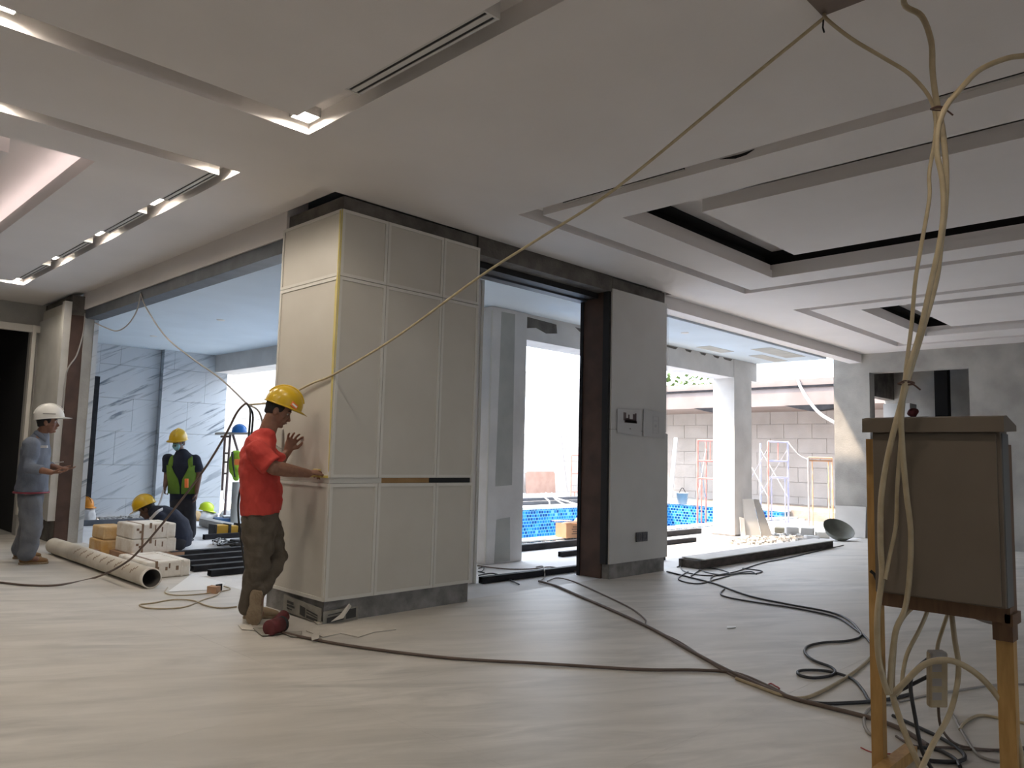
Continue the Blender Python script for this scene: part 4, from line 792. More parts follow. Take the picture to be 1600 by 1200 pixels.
for dx in (-.19, .03, .2): MB().obox(c+UZ*.095+V((dx, -.02, 0)), V((.022, 0, 0)), V((0, .1, 0)), UZ*.095).build('guard', 'black', t, bevel=.006)
random.seed(3)
for k, l in enumerate(('first', 'second', 'third', 'fourth')):
    pts = [fl(335+random.uniform(-8, 14)+i*7*random.uniform(.4, 1), 846+random.uniform(-5, 6), .02+.05*random.random()) for i in range(8)]
    cable('tool_cable', ('cable_black', 'cable_black', 'cable_grey', 'cable_black')[k], .012, pts, l+' cable of the tangle in front of the yellow machine', 'cable tangle behind the steel bars')
c = fl(375, 848, .05); MB().obox(c, V((.12, 0, 0)), V((0, .08, 0)), UZ*.05).build('cable_reel', 'black', label='black reel in the cable tangle behind the steel bars', cat='reel', bevel=.02)
# helmet and white sack glimpsed past the left jamb
c = on(134, 790, 'y', 14.0); helmet(V((c.x, 14.0, c.z)), V((.05, -.1, 1)), V((.3, -.8, 0)), 1.0, 'helmet_orange', label='orange hard hat glimpsed beyond the left jamb', cat='hard hat')
MB().limb([V((c.x, 14.0, .02)), V((c.x, 14.0, .25)), V((c.x, 14.0, c.z-.02))], [(.2, .16), (.17, .13), (.07, .06)]).build('sack', 'sack_white', label='white sack under the orange hard hat beyond the jamb', cat='sack', remesh=.025, disp=(.15, .06))
# ---- at the foot of the clad pillar
def news(pts, label, thick=.004, ink=()):
    t = thing('newspaper_sheet', label, 'newspaper', V(pts[0])); MB().prism(pts, 0, V((0, 0, thick)) if abs(V(pts[0]).z-V(pts[2]).z) < .05 else (-.003, -.003, 0)).build('sheet', 'newsprint', t)
    for q in ink: MB().prism(q, 0, (-.002, -.002, 0)).build('print', 'news_ink', t)
def L_(y, z): return V((3.236, y, z))
def R_(x, z): return V((x, 5.132, z))
for i in range(1): pass
news([L_(5.72, .02), L_(5.72, .145), L_(5.15, .12), L_(5.15, .004)], 'newspaper taped round the left base of the clad pillar', ink=[[L_(y, z)+V((-.004, 0, 0)) for y, z in q] for q in (((5.66, .09), (5.66, .11), (5.56, .105), (5.56, .085)), ((5.66, .065), (5.66, .08), (5.54, .075), (5.54, .06)), ((5.66, .045), (5.66, .055), (5.58, .05), (5.58, .04)), ((5.46, .03), (5.46, .10), (5.38, .09), (5.38, .02)), ((5.36, .075), (5.36, .085), (5.2, .065), (5.2, .055)), ((5.36, .055), (5.36, .062), (5.2, .045), (5.2, .038)), ((5.36, .02), (5.36, .04), (5.2, .03), (5.2, .01)))])
news([R_(3.24, .004), R_(3.24, .10), R_(3.55, .105), R_(3.55, .004)], 'dark newspaper crumpled round the front base corner of the pillar', ink=[[R_(x, z)+V((0, -.004, 0)) for x, z in q] for q in (((3.27, .01), (3.27, .05), (3.42, .06), (3.42, .02)), ((3.28, .065), (3.28, .072), (3.45, .085), (3.45, .078)), ((3.44, .02), (3.44, .09), (3.53, .095), (3.53, .025)))])
MB().prism([V((3.30, 5.12, .02)), V((3.36, 5.09, .07)), V((3.44, 5.10, .14)), V((3.46, 5.10, .12)), V((3.37, 5.07, .045))], 0, (.004, -.004, 0)).build('paper_scrap', 'dust_paper', label='torn paper strip standing up at the pillar corner', cat='paper scrap')
def flat(pts, label, mat='dust_paper', z=.003): MB().prism([fl(x, y, z) for x, y in pts], 0, (0, 0, .004)).build('paper_scrap', mat, label=label, cat='paper scrap', group='paper scraps at the pillar foot')
flat([(478, 986), (500, 974), (528, 977), (560, 968), (585, 975), (600, 972), (619, 984), (585, 988), (560, 996), (532, 990), (505, 996)], 'wide dusty sheet spread on the floor at the pillar corner')
flat([(395, 982), (412, 981), (440, 990), (410, 994)], 'folded dusty paper under the toes of the man in red', 'newsprint', .008); flat([(440, 988), (472, 987), (470, 995), (455, 995)], 'dark scrap of paper right of the shoes', 'newsprint', .008); flat([(486, 992), (500, 988), (498, 998), (487, 1001)], 'small torn scrap on the brown cable', 'dust_paper', .022); flat([(372, 977), (392, 976), (398, 985), (378, 984)], 'thin scrap of paper left of the shoes', 'dust_paper', .004); flat([(1136, 979), (1150, 979), (1150, 981), (1136, 982)], 'small white scrap alone on the open floor', 'white'); flat([(488, 968), (505, 964), (512, 972), (496, 976)], 'pale crumpled scrap by the plinth', 'dust_paper', .012)
t = thing('sanding_roll', 'dark red roll of sanding cloth on the floor by the pillar base', 'roll', fl(432, 982)); c = fl(428, 979, .055); d_ = (fl(450, 972, .055)-c).normalized(); d_.z = 0
MB().lathe([(0, -.06), (.05, -.06), (.055, -.05), (.055, .07), (.045, .07), (.02, .065), (0, .065)], c, d_, 22).build('roll', 'red_roll', t); MB().lathe([(.022, .0), (.04, .0), (.042, .03), (.022, .03), (.022, 0)], c+d_*.07, d_, 22).build('core', 'white', t); MB().lathe([(.042, .005), (.055, .005), (.057, .028), (.042, .028)], c+d_*.07, d_, 22).build('band', 'black', t)
c2 = fl(441, 972, .045); e_ = V((d_.y, -d_.x, 0)); MB().lathe([(0, -.05), (.04, -.05), (.045, .06), (.03, .065), (0, .06)], c2+V((.03, .09, .0)), (d_*.7+UZ*.25), 20).build('sleeve', 'red_roll', t)
# inside the store doorway
B('store_cabinet', (16.2, 4.95, 0), (16.6, 5.45, 2.55), 'board_white', label='white cabinet standing inside the dark store doorway', cat='cabinet')
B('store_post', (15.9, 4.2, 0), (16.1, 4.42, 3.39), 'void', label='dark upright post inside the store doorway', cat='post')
for x in (5.46,): B('door_2', (14.86, 5.36, 0), (14.92, 5.42, 2.95), 'steel_blue', kind='structure')
t = thing('red_bag', 'dark reddish bag on a ledge inside the store doorway', 'bag', on(1427, 652, 'x', 15.5)); MB().ell(on(1427, 645, 'x', 15.5), Rt*.10, Up*.08, Wd*.07).build('cloth', 'red_roll', t, remesh=.02, disp=(.1, .06)); bz = on(1427, 652, 'x', 15.5); B('ledge', (bz.x-.2, bz.y-.3, 0), (bz.x+.2, bz.y+.3, bz.z+.0), 'dark_concrete', t)
# tree beyond the canopy
random.seed(11); mb = MB()
for c, n in ((J(1062, 586, 30), 260), (J(1090, 590, 34), 160)):
    for k in range(n):
        p = V((c.x+random.gauss(0, 1.0), c.y+random.gauss(0, 1.0), c.z-.8+random.gauss(0, .5))); s = .16; a = random.uniform(0, 6.28)
        mb.quad(p, p+V((math.cos(a), math.sin(a), .3))*s, p+V((math.cos(a+.6), math.sin(a+.6), .6))*s*1.4, p+V((math.cos(a+1.2), math.sin(a+1.2), .5))*s)
c = J(1062, 590, 30); t = thing('garden_tree', 'distant leafy tree top above the canopy roof', 'tree', (c.x, c.y, -.76)); mb.build('foliage', 'leaf', t); MB().tube([(c.x, c.y, -.76), (c.x, c.y, c.z-.6)], [.2, .1]).build('trunk', 'timber_dark', t)
# ================================================================ PEOPLE
defm('skin', (.20, .095, .06), (.25, .125, .08), 20, .55); defm('skin_dark', (.10, .05, .035), (.13, .065, .045), 20, .55); defm('hair', (.012, .010, .010), rough=.7); defm('lips', (.17, .07, .055), rough=.5); defm('eye_white', (.5, .47, .44), rough=.3)
defm('tee_red', (.56, .06, .045), (.47, .042, .032), 5, .85, .2, 40); defm('trouser_brown', (.085, .068, .05), (.12, .098, .075), 9, .9, .3, 30); defm('shoe_tan', (.28, .20, .12), (.36, .27, .17), 14, .9); defm('sole_tan', (.34, .26, .17), (.26, .19, .12), 18, .9, .6, 60)
defm('work_shirt', (.12, .14, .185), (.155, .18, .225), 7, .85, .2, 40); defm('work_trouser', (.115, .125, .145), (.15, .16, .18), 6, .9, .2, 30); defm('belt_red', (.25, .03, .05)); defm('shoe_brown', (.22, .12, .05), (.28, .16, .07), 9, .8)
defm('navy', (.006, .009, .022), (.011, .015, .032), 8, .9); defm('navy_trouser', (.012, .013, .018), (.02, .021, .028), 8, .9); defm('denim', (.05, .08, .16), (.07, .1, .19), 9, .9); defm('reflective', (.5, .5, .52), rough=.35); defm('mask_blue', (.26, .50, .55), rough=.8); defm('vest_green', (.09, .18, .015), (.12, .22, .02), 8, .8)
RH = V((Rt.x, Rt.y, 0)).normalized(); WH = V((Wd.x, Wd.y, 0)).normalized()
def rot(v, ax, a): return Matrix.Rotation(a, 3, V(ax)) @ V(v)
def hand(mb, w, d, n, s=1, curl=.5, spread=.12, sc=1.0):
    """w wrist, d towards the fingers, n palm normal, s=+1/-1 thumb side along d x n"""
    d = V(d).normalized(); n = V(n); n = (n-d*n.dot(d)).normalized(); t = d.cross(n)*s
    pk = w+d*.085*sc
    mb.limb([w-d*.02*sc, w+d*.02*sc, w+d*.055*sc, pk], [(.027*sc, .02*sc), (.034*sc, .018*sc), (.041*sc, .017*sc), (.040*sc, .014*sc)], ref=n, n=14)
    for i, (o, L) in enumerate(((.031, .075), (.0105, .083), (-.0105, .078), (-.031, .062))):
        dd = rot(d, n, -s*spread*(1.2-i*.8)*(.6)); p = pk+t*o*sc-d*.006*sc; P = [p-d*.02*sc, p]
        for k, f in enumerate((.45, .32, .23)):
            dd = rot(dd, t*s, -curl*(.8 if k == 0 else 1.0)*1.0) if False else (dd*math.cos(curl*(.7 if k == 0 else 1))+n*math.sin(curl*(.7 if k == 0 else 1))).normalized() if k == 0 else bend(dd, n0, curl)
            if k == 0: n0 = n
            n0 = (n0-dd*n0.dot(dd)).normalized(); p = p+dd*L*f*sc; P.append(p)
        mb.limb(P, [.0095*sc, .0098*sc, .0092*sc, .0085*sc, .0072*sc], ref=n, n=8)
    b = w+d*.028*sc+t*.030*sc; d1 = (d*.62+t*.62+n*.30).normalized(); d2 = (d*.85+t*.22+n*.40).normalized()
    mb.limb([b-t*.015*sc, b+d1*.036*sc, b+d1*.036*sc+d2*.030*sc, b+d1*.036*sc+d2*.052*sc], [.014*sc, .0125*sc, .0105*sc, .0085*sc], ref=n, n=8)
def bend(d, n, a): return (d*math.cos(a)+n*math.sin(a)).normalized()
def head(mb, c, up, f, s=1.0):
    """c centre of the skull; chin is .125 below, crown .105 above"""
    up, f = V(up).normalized(), V(f); f = (f-up*f.dot(up)).normalized(); t = f.cross(up)
    P = lambda x, y, z: c+f*x*s+t*y*s+up*z*s
    mb.ell(P(-.008, 0, .015), f*.098*s, t*.076*s, up*.092*s, 20, 12)
    mb.limb([P(.018, 0, .01), P(.026, 0, -.035), P(.030, 0, -.075), P(.040, 0, -.103)], [(.066*s, .068*s), (.062*s, .058*s), (.050*s, .046*s), (.030*s, .030*s)], ref=f, n=16)
    mb.limb([P(.082, 0, .005), P(.092, 0, -.018), P(.104, 0, -.040)], [(.009*s, .008*s), (.011*s, .010*s), (.017*s, .012*s)], ref=f, n=8)
    for q in (-1, 1):
        mb.ell(P(.098, q*.012, -.043), f*.010*s, t*.009*s, up*.008*s, 8, 6)
        mb.limb([P(.076, q*.012, .020), P(.072, q*.038, .021)], [(.009*s, .009*s), (.009*s, .009*s)], ref=f, n=8)
        mb.ell(P(.050, q*.042, -.028), f*.026*s, t*.018*s, up*.022*s, 10, 6)
        mb.ell(P(-.012, q*.078, -.018), (f*.021-t*q*.006)*s, t*.008*s, up*.032*s, 10, 6)
        mb.ell(P(-.008, q*.076, -.045), f*.009*s, t*.007*s, up*.010*s, 8, 6)
    mb.limb([P(.082, -.018, -.063), P(.087, 0, -.062), P(.082, .018, -.063)], [.0075*s, .0085*s, .0075*s], ref=up, n=8)
    mb.limb([P(.079, -.015, -.074), P(.084, 0, -.075), P(.079, .015, -.074)], [.0075*s, .009*s, .0075*s], ref=up, n=8)
    mb.ell(P(.066, 0, -.104), f*.02*s, t*.022*s, up*.016*s, 10, 6)
    return P
def face_bits(P, f, up, parent, s=1.0, hairmat='hair'):
    f = V(f); up = V(up); t = f.cross(up)
    for q in (-1, 1):
        MB().ell(P(.071, q*.031, .000), f*.012*s, t*.015*s, up*.009*s, 10, 6).build('eye', 'eye_white', parent); MB().ell(P(.080, q*.031, -.001), f*.0045*s, t*.007*s, up*.007*s, 8, 6).build('pupil', 'hair', parent)
        MB().limb([P(.086, q*.014, .024), P(.083, q*.032, .029), P(.070, q*.05, .023)], [.0045*s, .005*s, .004*s], n=6).build('eyebrow', 'hair', parent)
    MB().limb([P(.087, -.02, -.068), P(.0945, 0, -.068), P(.087, .02, -.068)], [.0035*s, .005*s, .0035*s], ref=up, n=6).build('mouth', 'lips', parent)
    o = MB(); o.ell(P(-.022, 0, .022), f*.093*s, t*.081*s, up*.094*s, 18, 10); o.limb([P(-.075, 0, .0), P(-.078, 0, -.045)], [(.062*s, .03*s), (.045*s, .022*s)], ref=f, n=12)
    for q in (-1, 1): o.limb([P(.022, q*.070, .03), P(.018, q*.0735, -.012)], [(.012*s, .016*s), (.005*s, .008*s)], ref=f, n=8)
    o.build('hair', hairmat, parent, remesh=.010, smooth_it=2)
def shoe(parent, heel, toe, upn, mat, smat, s=1.0, ank=None):
    heel, toe, upn = V(heel), V(toe), V(upn).normalized(); d = (toe-heel); L = d.length; d = d.normalized(); upn = (upn-d*upn.dot(d)).normalized()
    o = MB(); q = lambda x, z: heel+d*L*x+upn*z*s
    o.limb([q(.10, .05), q(.35, .052), q(.60, .045), q(.80, .036), q(.92, .032)], [(.036*s, .042*s), (.039*s, .044*s), (.046*s, .036*s), (.046*s, .028*s), (.034*s, .022*s)], ref=upn, n=14)
    if ank is not None: o.limb([q(.2, .06), V(ank)], [(.038*s, .045*s), (.042*s, .045*s)], ref=d, n=12)
    sh = o.build('shoe', mat, parent, remesh=.009, smooth_it=3)
    o = MB(); prof = [(-.01, .026), (.06, .036), (.2, .039), (.42, .034), (.62, .045), (.8, .048), (.93, .036), (1.0, .018)]
    sd = d.cross(upn); poly = [heel+d*L*x+sd*w*s for x, w in prof]+[heel+d*L*x-sd*w*s for x, w in prof[::-1]]
    o.prism(poly, 0, upn*.022*s).build('sole', smat, parent, bevel=.006)
    return sh
def body_mesh(parent, mb, mat, vox): return mb.build('body', mat, parent, remesh=vox, smooth_it=2)

# ---------------------------------------------------------------- man in the red T-shirt
D = 5.8
pr = thing('person', 'man in red T-shirt and yellow hard hat sanding the clad pillar', 'person', V((*fl(392, 973).xy, 0)))
f0 = (RH*.97+WH*.22).normalized(); t0 = f0.cross(UZ)          # t0 = his right (towards the camera)
hc = J(436, 641, D+.06); hf = (f0*math.cos(.42)-UZ*math.sin(.42)); hu = (UZ*math.cos(.42)+f0*math.sin(.42))
b = MB(); P = head(b, hc, hu, hf, 1.0)
nb = J(411, 688, D+.02)
b.limb([nb-UZ*.02, J(418, 674, D+.04), P(-.02, 0, -.06)], [(.068, .070), (.062, .066), (.058, .060)], ref=f0, n=14)
shR, shL = J(400, 704, D-.17), J(411, 702, D+.20); elR, wrR = J(427, 731, D-.19), J(482, 740, D+.08); elL, wrL = J(434, 727, D+.27), J(449, 706, D+.38)
b.limb([shR, elR], [.056, .053], n=12); b.limb([elR, elR.lerp(wrR, .3), wrR], [.054, .053, .033], n=12); b.limb([shL, elL], [.050, .043], n=12); b.limb([elL, elL.lerp(wrL, .3), wrL], [.042, .042, .028], n=12)
ch, wa, pe = J(404, 725, D), J(407, 770, D), J(408, 812, D)
b.limb([nb-UZ*.03, ch, wa, pe], [(.07, .05), (.14, .085), (.13, .09), (.14, .10)], ref=f0, n=16)
hR, kR, aR = J(404, 820, D-.09), J(403, 886, D-.08), J(386, 953, D-.02); hL, kL, aL = J(413, 818, D+.09), J(433, 868, D+.13), J(407, 921, D-.07)
for h_, k_, a_ in ((hR, kR, aR), (hL, kL, aL)): b.limb([h_, k_, a_], [.075, .055, .04], n=12); 
b.limb([aR, aR-UZ*.03+f0*.1], [.035, .03]); b.limb([aL, aL-UZ*.1-WH*.01], [.035, .03])
wallX = 3.238
hd_ = V((3.22, 5.33, 1.145)); dR = (J(500, 735, dep((3.24, 5.34, 1.14)))-wrR).normalized()
hand(b, wrR, dR, (f0*.2-UZ*.9+WH*.4), s=-1, curl=.75, sc=1.12)
dL = (UZ*.93+RH*.30+WH*.1).normalized(); hand(b, wrL, dL, (RH*.55-WH*.75), s=1, curl=.42, spread=.5, sc=1.15)
body_mesh(pr, b, 'skin', .006); face_bits(P, hf, hu, pr)
s_ = MB(); s_.limb([J(415, 681, D+.02), J(409, 692, D+.01), J(403, 712, D), J(405, 740, D), J(408, 772, D), J(409, 801, D)], [(.085, .085), (.165, .105), (.195, .128), (.195, .142), (.188, .158), (.190, .152)], ref=f0, n=22, flat=True)
for a_, e_, w_ in ((shR, elR, 0), (shL, elL, 0)): s_.limb([a_, a_.lerp(e_, .5), a_.lerp(e_, .88)], [.082, .080, .084], n=14, flat=True)
s_.build('t_shirt', 'tee_red', pr, remesh=.009, smooth_it=3, disp=(.11, .045))
tr = MB(); tr.limb([J(408, 796, D), J(408, 812, D), J(408, 828, D)], [(.165, .135), (.17, .14), (.15, .13)], ref=f0, n=18)
tr.limb([hR+UZ*.0, hR.lerp(kR, .5), kR, kR.lerp(aR, .5), aR+UZ*.02], [(.095, .125), (.092, .112), (.086, .092), (.078, .08), (.068, .066)], ref=f0, n=14)
tr.limb([hL, hL.lerp(kL, .5), kL, kL.lerp(aL, .5), aL+UZ*.0], [(.095, .115), (.085, .10), (.078, .085), (.07, .078), (.064, .068)], ref=f0, n=14)
tr.build('trousers', 'trouser_brown', pr, remesh=.011, smooth_it=3, disp=(.08, .04))
h0 = V((*fl(380, 966).xy, .0)); shoe(pr, h0, h0+f0*.27, UZ, 'shoe_tan', 'sole_tan', 1.0, aR)
tL = J(395, 975, D-.10); tL.z = .012; hl = J(401, 924, D-.14); shoe(pr, hl, tL+(tL-hl).normalized()*.02, (WH*.97-f0*.12), 'shoe_tan', 'sole_tan', 1.22, aL)
hm = helmet(P(.012, 0, .048), (hu*.99-hf*.10), hf, 1.04, 'helmet_yellow', 'helmet', pr, brim=.042)
c = P(.085, .085, .075); n_ = (hf*.55+t0*.75+hu*.35).normalized(); a_ = hf.cross(n_).normalized() if False else (hf-n_*hf.dot(n_)).normalized(); u_ = n_.cross(a_)
MB().obox(c+n_*.012, a_*.030, u_*.020, n_*.003).build('badge', 'hi_orange', hm); MB().obox(c+n_*.0155, a_*.024, u_*.007, n_*.001).build('badge_band', 'white', hm)
t = thing('sanding_pad', 'small yellowish sanding pad in the right hand of the man in red', 'sanding pad', wrR+dR*.1); MB().obox(V((3.232, 5.31, wrR.z+.005)), V((.010, 0, 0)), V((0, .045, 0)), UZ*.03).build('pad', 'tape_yellow', t, bevel=.004)

# ---------------------------------------------------------------- man in the white helmet
D = 8.4
pw = thing('person', 'man in grey-blue work clothes and white hard hat gesturing at the left', 'person', V((*fl(42, 881).xy, 0)))
f0 = (RH*.90+WH*.42).normalized(); hc = J(75, 659, D); hf = f0; hu = UZ
b = MB(); P = head(b, hc, hu, hf, 1.0); nb = J(62, 683, D); b.limb([nb-UZ*.03, J(67, 674, D), P(-.02, 0, -.06)], [(.062, .066), (.056, .060), (.052, .056)], ref=f0, n=14)
shR, shL = J(49, 693, D-.18), J(60, 691, D+.18); elR, wrR = J(45, 731, D-.24), J(80, 738, D-.26); elL, wrL = J(68, 727, D+.2), J(92, 731, D+.12)
b.limb([shR, elR], [.05, .044]); b.limb([elR, wrR], [.045, .03]); b.limb([shL, elL], [.05, .044]); b.limb([elL, wrL], [.045, .03])
b.limb([nb, J(56, 710, D), J(52, 745, D), J(48, 778, D)], [(.10, .07), (.16, .10), (.15, .10), (.155, .11)], ref=f0, n=16)
hR, kR, aR = J(46, 782, D-.09), J(50, 824, D-.1), J(41, 868, D-.1); hL, kL, aL = J(48, 782, D+.09), J(46, 823, D+.1), J(32, 862, D+.12)
for h_, k_, a_ in ((hR, kR, aR), (hL, kL, aL)): b.limb([h_, k_, a_], [.075, .055, .04]); b.limb([a_, a_+f0*.1-UZ*.04], [.035, .03])
hand(b, wrR, (f0+UZ*.05-WH*.1), UZ, s=1, curl=.22, sc=1.05); hand(b, wrL, (f0*.9-UZ*.1), UZ, s=-1, curl=.3, sc=1.05)
body_mesh(pw, b, 'skin', .008); face_bits(P, hf, hu, pw)
s_ = MB(); s_.limb([J(65, 680, D), J(60, 688, D), J(56, 703, D), J(54, 728, D), J(51, 750, D), J(49, 768, D)], [(.085, .085), (.165, .11), (.20, .145), (.195, .145), (.19, .15), (.195, .165)], ref=f0, n=20, flat=True)
for a_, e_, w_ in ((shR, elR, wrR), (shL, elL, wrL)): s_.limb([a_, a_.lerp(e_, .5), e_, e_.lerp(w_, .55)], [.085, .078, .070, .058], n=14, flat=True)
s_.build('work_shirt', 'work_shirt', pw, remesh=.014, smooth_it=3, disp=(.14, .03))
MB().limb([J(57, 676, D-.05), J(64, 682, D-.06), J(71, 688, D-.05)], [.03, .028, .02]).build('collar', 'work_shirt', pw)
MB().obox(J(69, 698, D-.20), Rt*.035, Up*.012, Wd*.01).build('pocket_stripe', 'reflective', pw)
MB().tube([J(49, 769, D)+f0*.168*math.cos(k*.2618)+f0.cross(UZ)*.198*math.sin(k*.2618) for k in range(25)], .010, 6).build('hem_lining', 'belt_red', pw)
tr = MB(); tr.limb([J(48, 768, D), J(48, 780, D), J(47, 792, D)], [(.15, .125), (.16, .125), (.15, .12)], ref=f0, n=16)
for h_, k_, a_ in ((hR, kR, aR), (hL, kL, aL)): tr.limb([h_, h_.lerp(k_, .5), k_, k_.lerp(a_, .5), a_+UZ*.01], [(.095, .115), (.095, .112), (.09, .105), (.085, .10), (.08, .088)], ref=f0, n=14)
tr.build('trousers', 'work_trouser', pw, remesh=.014, smooth_it=3, disp=(.12, .03))
h0 = V((*fl(29, 882).xy, 0)); shoe(pw, h0, h0+f0*.28, UZ, 'shoe_brown', 'sole_tan', 1.05, aR); h0 = V((*fl(20, 873).xy, 0)); shoe(pw, h0, h0+f0*.28, UZ, 'shoe_brown', 'sole_tan', 1.05, aL)
hm = helmet(P(.008, 0, .040), (hu-hf*.13), hf, 1.08, 'helmet_white', 'helmet', pw, brim=.06); MB().obox(P(.02, .115, .085), hf*.06, hu*.006, f0.cross(UZ)*.006).build('rail', 'grey_board', hm)
MB().tube([J(86, 723, D-.02), J(99, 721.5, D-.05)], .005).build('pen', 'reflective', label='pale pen held by the man in the white hard hat', cat='pen')

# ---------------------------------------------------------------- masked man in the green vest
D = 10.8
ps = thing('person', 'standing man in navy shirt with green vest, face mask and yellow hard hat', 'person', V((*fl(288, 842).xy, 0)))
f0 = (-WH*.98+RH*.16).normalized(); lat = f0.cross(UZ)           # lat = his right (image left)
hc = J(279, 691, D); hfd = (-WH*.99-RH*.02); hf = (hfd*.98-UZ*.17).normalized(); hu = (UZ*.98+hfd*.17).normalized()
b = MB(); P = head(b, hc, hu, hf, .98); nb = J(284, 712, D+.02); b.limb([nb-UZ*.03, P(-.02, 0, -.06)], [(.06, .064), (.052, .056)], ref=f0, n=14)
sp = (nb-UZ*.04); shR, shL = sp+lat*.18, sp-lat*.18
elR, wrR = J(261, 742, D-.02), J(258, 760, D-.1); elL, wrL = J(311, 742, D+.02), J(307, 769, D-.06)
for a_, e_, w_ in ((shR, elR, wrR), (shL, elL, wrL)): b.limb([a_, e_], [.05, .043]); b.limb([e_, w_], [.043, .029])
pe = J(286, 780, D); b.limb([nb, J(285, 735, D), J(286, 760, D), pe], [(.10, .07), (.16, .10), (.145, .095), (.155, .11)], ref=f0, n=16)
hR, kR, aR = pe+lat*.085-UZ*.02, J(278, 812, D-.03), J(279, 836, D-.02); hL, kL, aL = pe-lat*.085-UZ*.02, J(297, 812, D), J(298, 836, D+.03)
for h_, k_, a_ in ((hR, kR, aR), (hL, kL, aL)): b.limb([h_, k_, a_], [.075, .055, .04]); b.limb([a_, a_+f0*.08-UZ*.03], [.035, .03])
hand(b, wrR, -UZ*.9+f0*.3, -lat, s=1, curl=.75); hand(b, wrL, -UZ, lat, s=-1, curl=.4)
body_mesh(ps, b, 'skin_dark', .009); face_bits(P, hf, hu, ps)
s_ = MB(); TOR = [(J(284, 709, D), .10, .09), (J(285, 716, D), .17, .11), (J(285, 730, D), .195, .13), (J(285, 750, D), .18, .125), (J(286, 772, D), .175, .125), (J(286, 782, D), .175, .125)]
s_.limb([q[0] for q in TOR], [(q[1], q[2]) for q in TOR], ref=f0, n=20)
for a_, e_ in ((shR, elR), (shL, elL)): s_.limb([a_, a_.lerp(e_, .5), a_.lerp(e_, .85)], [.078, .074, .076], n=12, flat=True)
s_.build('shirt', 'navy', ps, remesh=.014, smooth_it=3, disp=(.14, .02))
def vest(rows, f, side, parent):
    vs = []; n = 36; fs = []
    for j, (c, a_, b_, op) in enumerate(rows):
        for k in range(n+1):
            th = op+(2*math.pi-2*op)*k/n; vs.append(c+f*b_*math.cos(th)+side*a_*math.sin(th))
    for j in range(len(rows)-1):
        for k in range(n): fs.append((j*(n+1)+k, j*(n+1)+k+1, (j+1)*(n+1)+k+1, (j+1)*(n+1)+k))
    o = MB().add(vs, fs, True)
    v_ = o.build('vest', 'vest_green', parent); q = v_.modifiers.new('s', 'SOLIDIFY'); q.thickness = .008; q.offset = 1
    top = rows[0]
    for s in (-1, 1):
        p0 = top[0]+f*top[2]*math.cos(top[3]+.1)+side*s*top[1]*math.sin(top[3]+.1); p2 = top[0]-f*top[2]*.9+side*s*top[1]*.5; m_ = top[0]+UZ*.115+side*s*.105
        MB().limb(spline([p0-UZ*.01, (p0+m_)/2+UZ*.035+f*.035, m_, (p2+m_)/2+UZ*.04-f*.03, p2], 4), [(.032, .008)]*17, ref=f).build('strap', 'vest_green', v_)
    return v_
R_rows = [(J(285, 727, D), .205, .142, .62), (J(285, 737, D), .205, .145, .42), (J(285.5, 748, D), .198, .142, .14), (J(286, 760, D), .194, .140, .05), (J(286, 771, D), .195, .14, .05)]
vv = vest(R_rows, f0, lat, ps)
MB().obox(J(291.5, 755, D-.16), Rt*.022, Up*.062, Wd*.012).build('patch', 'hi_orange', vv)
tr = MB(); tr.limb([J(286, 776, D), pe, pe-UZ*.1], [(.165, .12), (.17, .13), (.15, .12)], ref=f0, n=16)
for h_, k_, a_ in ((hR, kR, aR), (hL, kL, aL)): tr.limb([h_, h_.lerp(k_, .5), k_, k_.lerp(a_, .5), a_], [.095, .095, .085, .078, .07], n=14)
tr.build('trousers', 'navy_trouser', ps, remesh=.016, smooth_it=3, disp=(.12, .02))
for a_ in (aR, aL): h0 = V((a_.x, a_.y, 0))-f0*.07; shoe(ps, h0, h0+f0*.27, UZ, 'black', 'black', 1.0, a_)
MB().limb([P(.070, 0, -.028), P(.074, 0, -.055), P(.062, 0, -.090)], [(.052, .036), (.056, .034), (.036, .026)], ref=hf, n=16).build('face_mask', 'mask_blue', ps)
for q in (-1, 1): MB().tube([P(.06, q*.045, -.045), P(-.01, q*.082, -.015)], .003, 5).build('mask_loop', 'mask_blue', ps)
helmet(P(.008, 0, .045), hu, hf, 1.05, 'helmet_yellow', 'helmet', ps, brim=.05)
MB().tube([wrR-UZ*.04+f0*.06, J(251, 782, D-.3), J(243, 801, D-.5)], .013).build('metal_rod', 'reflective', label='pale metal rod held by the masked man over the crouching man', cat='rod')

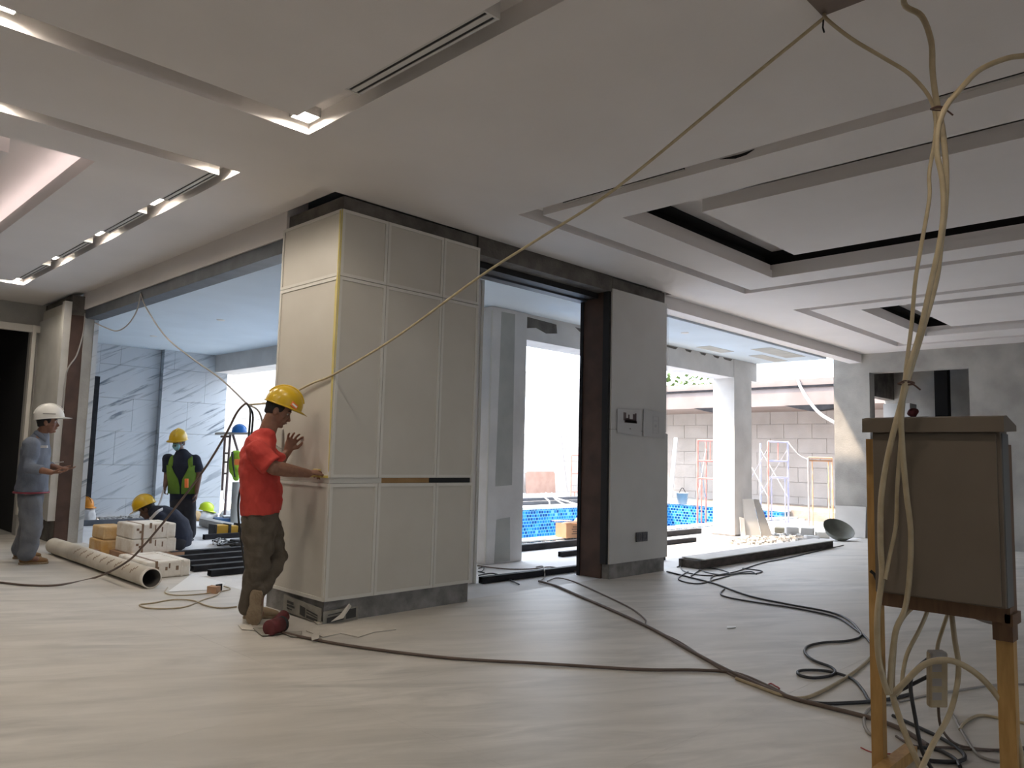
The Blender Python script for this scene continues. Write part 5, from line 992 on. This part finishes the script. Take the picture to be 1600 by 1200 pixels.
# ---------------------------------------------------------------- crouching man
D = 9.95
pc = thing('person', 'man in navy clothes and yellow hard hat crouching behind the white bundles', 'person', V((*fl(270, 858).xy, 0)))
f0 = (-RH*.95-WH*.1).normalized(); lat = f0.cross(UZ)
hf = (f0*.86-UZ*.5).normalized(); hu = (UZ*.86+f0*.5).normalized(); hc = J(229, 795, D)
b = MB(); P = head(b, hc, hu, hf, 1.0); nb = J(246, 802, D); b.limb([nb+RH*.02, J(238, 798, D), P(-.02, 0, -.06)], [(.062, .066), (.058, .06), (.052, .056)], ref=hf, n=14)
pe = J(279, 848, D); b.limb([nb, J(260, 814, D), J(272, 830, D), pe], [(.08, .06), (.12, .08), (.12, .08), (.13, .09)], ref=RH*.75+UZ*.6, n=16)
shN, shF = J(250, 808, D-.18), J(250, 808, D+.18); elN, wrN = J(241, 838, D-.2), J(228, 858, D-.18); elF, wrF = J(236, 836, D+.2), J(222, 856, D+.15)
for a_, e_, w_ in ((shN, elN, wrN), (shF, elF, wrF)): b.limb([a_, e_], [.05, .044]); b.limb([e_, w_], [.044, .03]); hand(b, w_, f0*.7-UZ*.5, -UZ, s=1 if w_ is wrN else -1, curl=.5)
legs = ((J(280, 848, D-.1), J(245, 838, D-.14), J(268, 858, D-.14)), (J(281, 848, D+.1), J(246, 840, D+.14), J(268, 856, D+.14)))
for h_, k_, a_ in legs: b.limb([h_, k_, a_+UZ*.02], [.075, .055, .04]); 
body_mesh(pc, b, 'skin_dark', .009); face_bits(P, hf, hu, pc)
s_ = MB(); s_.limb([J(241, 799, D), J(249, 803, D), J(262, 812, D), J(274, 824, D), J(279, 838, D), J(279, 853, D)], [(.09, .085), (.17, .13), (.21, .17), (.21, .175), (.20, .17), (.19, .16)], ref=RH*.75+UZ*.6, n=20, flat=True)
for a_, e_, w_ in ((shN, elN, wrN), (shF, elF, wrF)): s_.limb([a_, a_.lerp(e_, .5), e_, e_.lerp(w_, .7)], [.085, .076, .066, .052], n=12)
s_.build('jacket', 'navy', pc, remesh=.014, smooth_it=3, disp=(.14, .02))
MB().limb(spline([J(234, 812, D-.23), J(240, 806, D-.245), J(247, 799, D-.22), J(254, 795.5, D-.12)], 4), [(.006, .02)]*13, ref=UZ).build('reflective_stripe', 'reflective', pc)
tr = MB()
for h_, k_, a_ in legs: tr.limb([h_, h_.lerp(k_, .5), k_, k_.lerp(a_, .5), a_+UZ*.02], [.11, .10, .082, .075, .066], n=14)
tr.ell(pe-RH*.04, RH*.12, WH*.16, UZ*.11); tr.build('trousers', 'navy_trouser', pc, remesh=.016, smooth_it=3, disp=(.12, .02))
for h_, k_, a_ in legs: h0 = V((a_.x, a_.y, 0))-f0*.07; shoe(pc, h0, h0+f0*.27, UZ, 'black', 'black', 1.0, a_)
helmet(P(.008, 0, .042), (hu-hf*.05), hf, 1.06, 'helmet_yellow', 'helmet', pc, brim=.05)
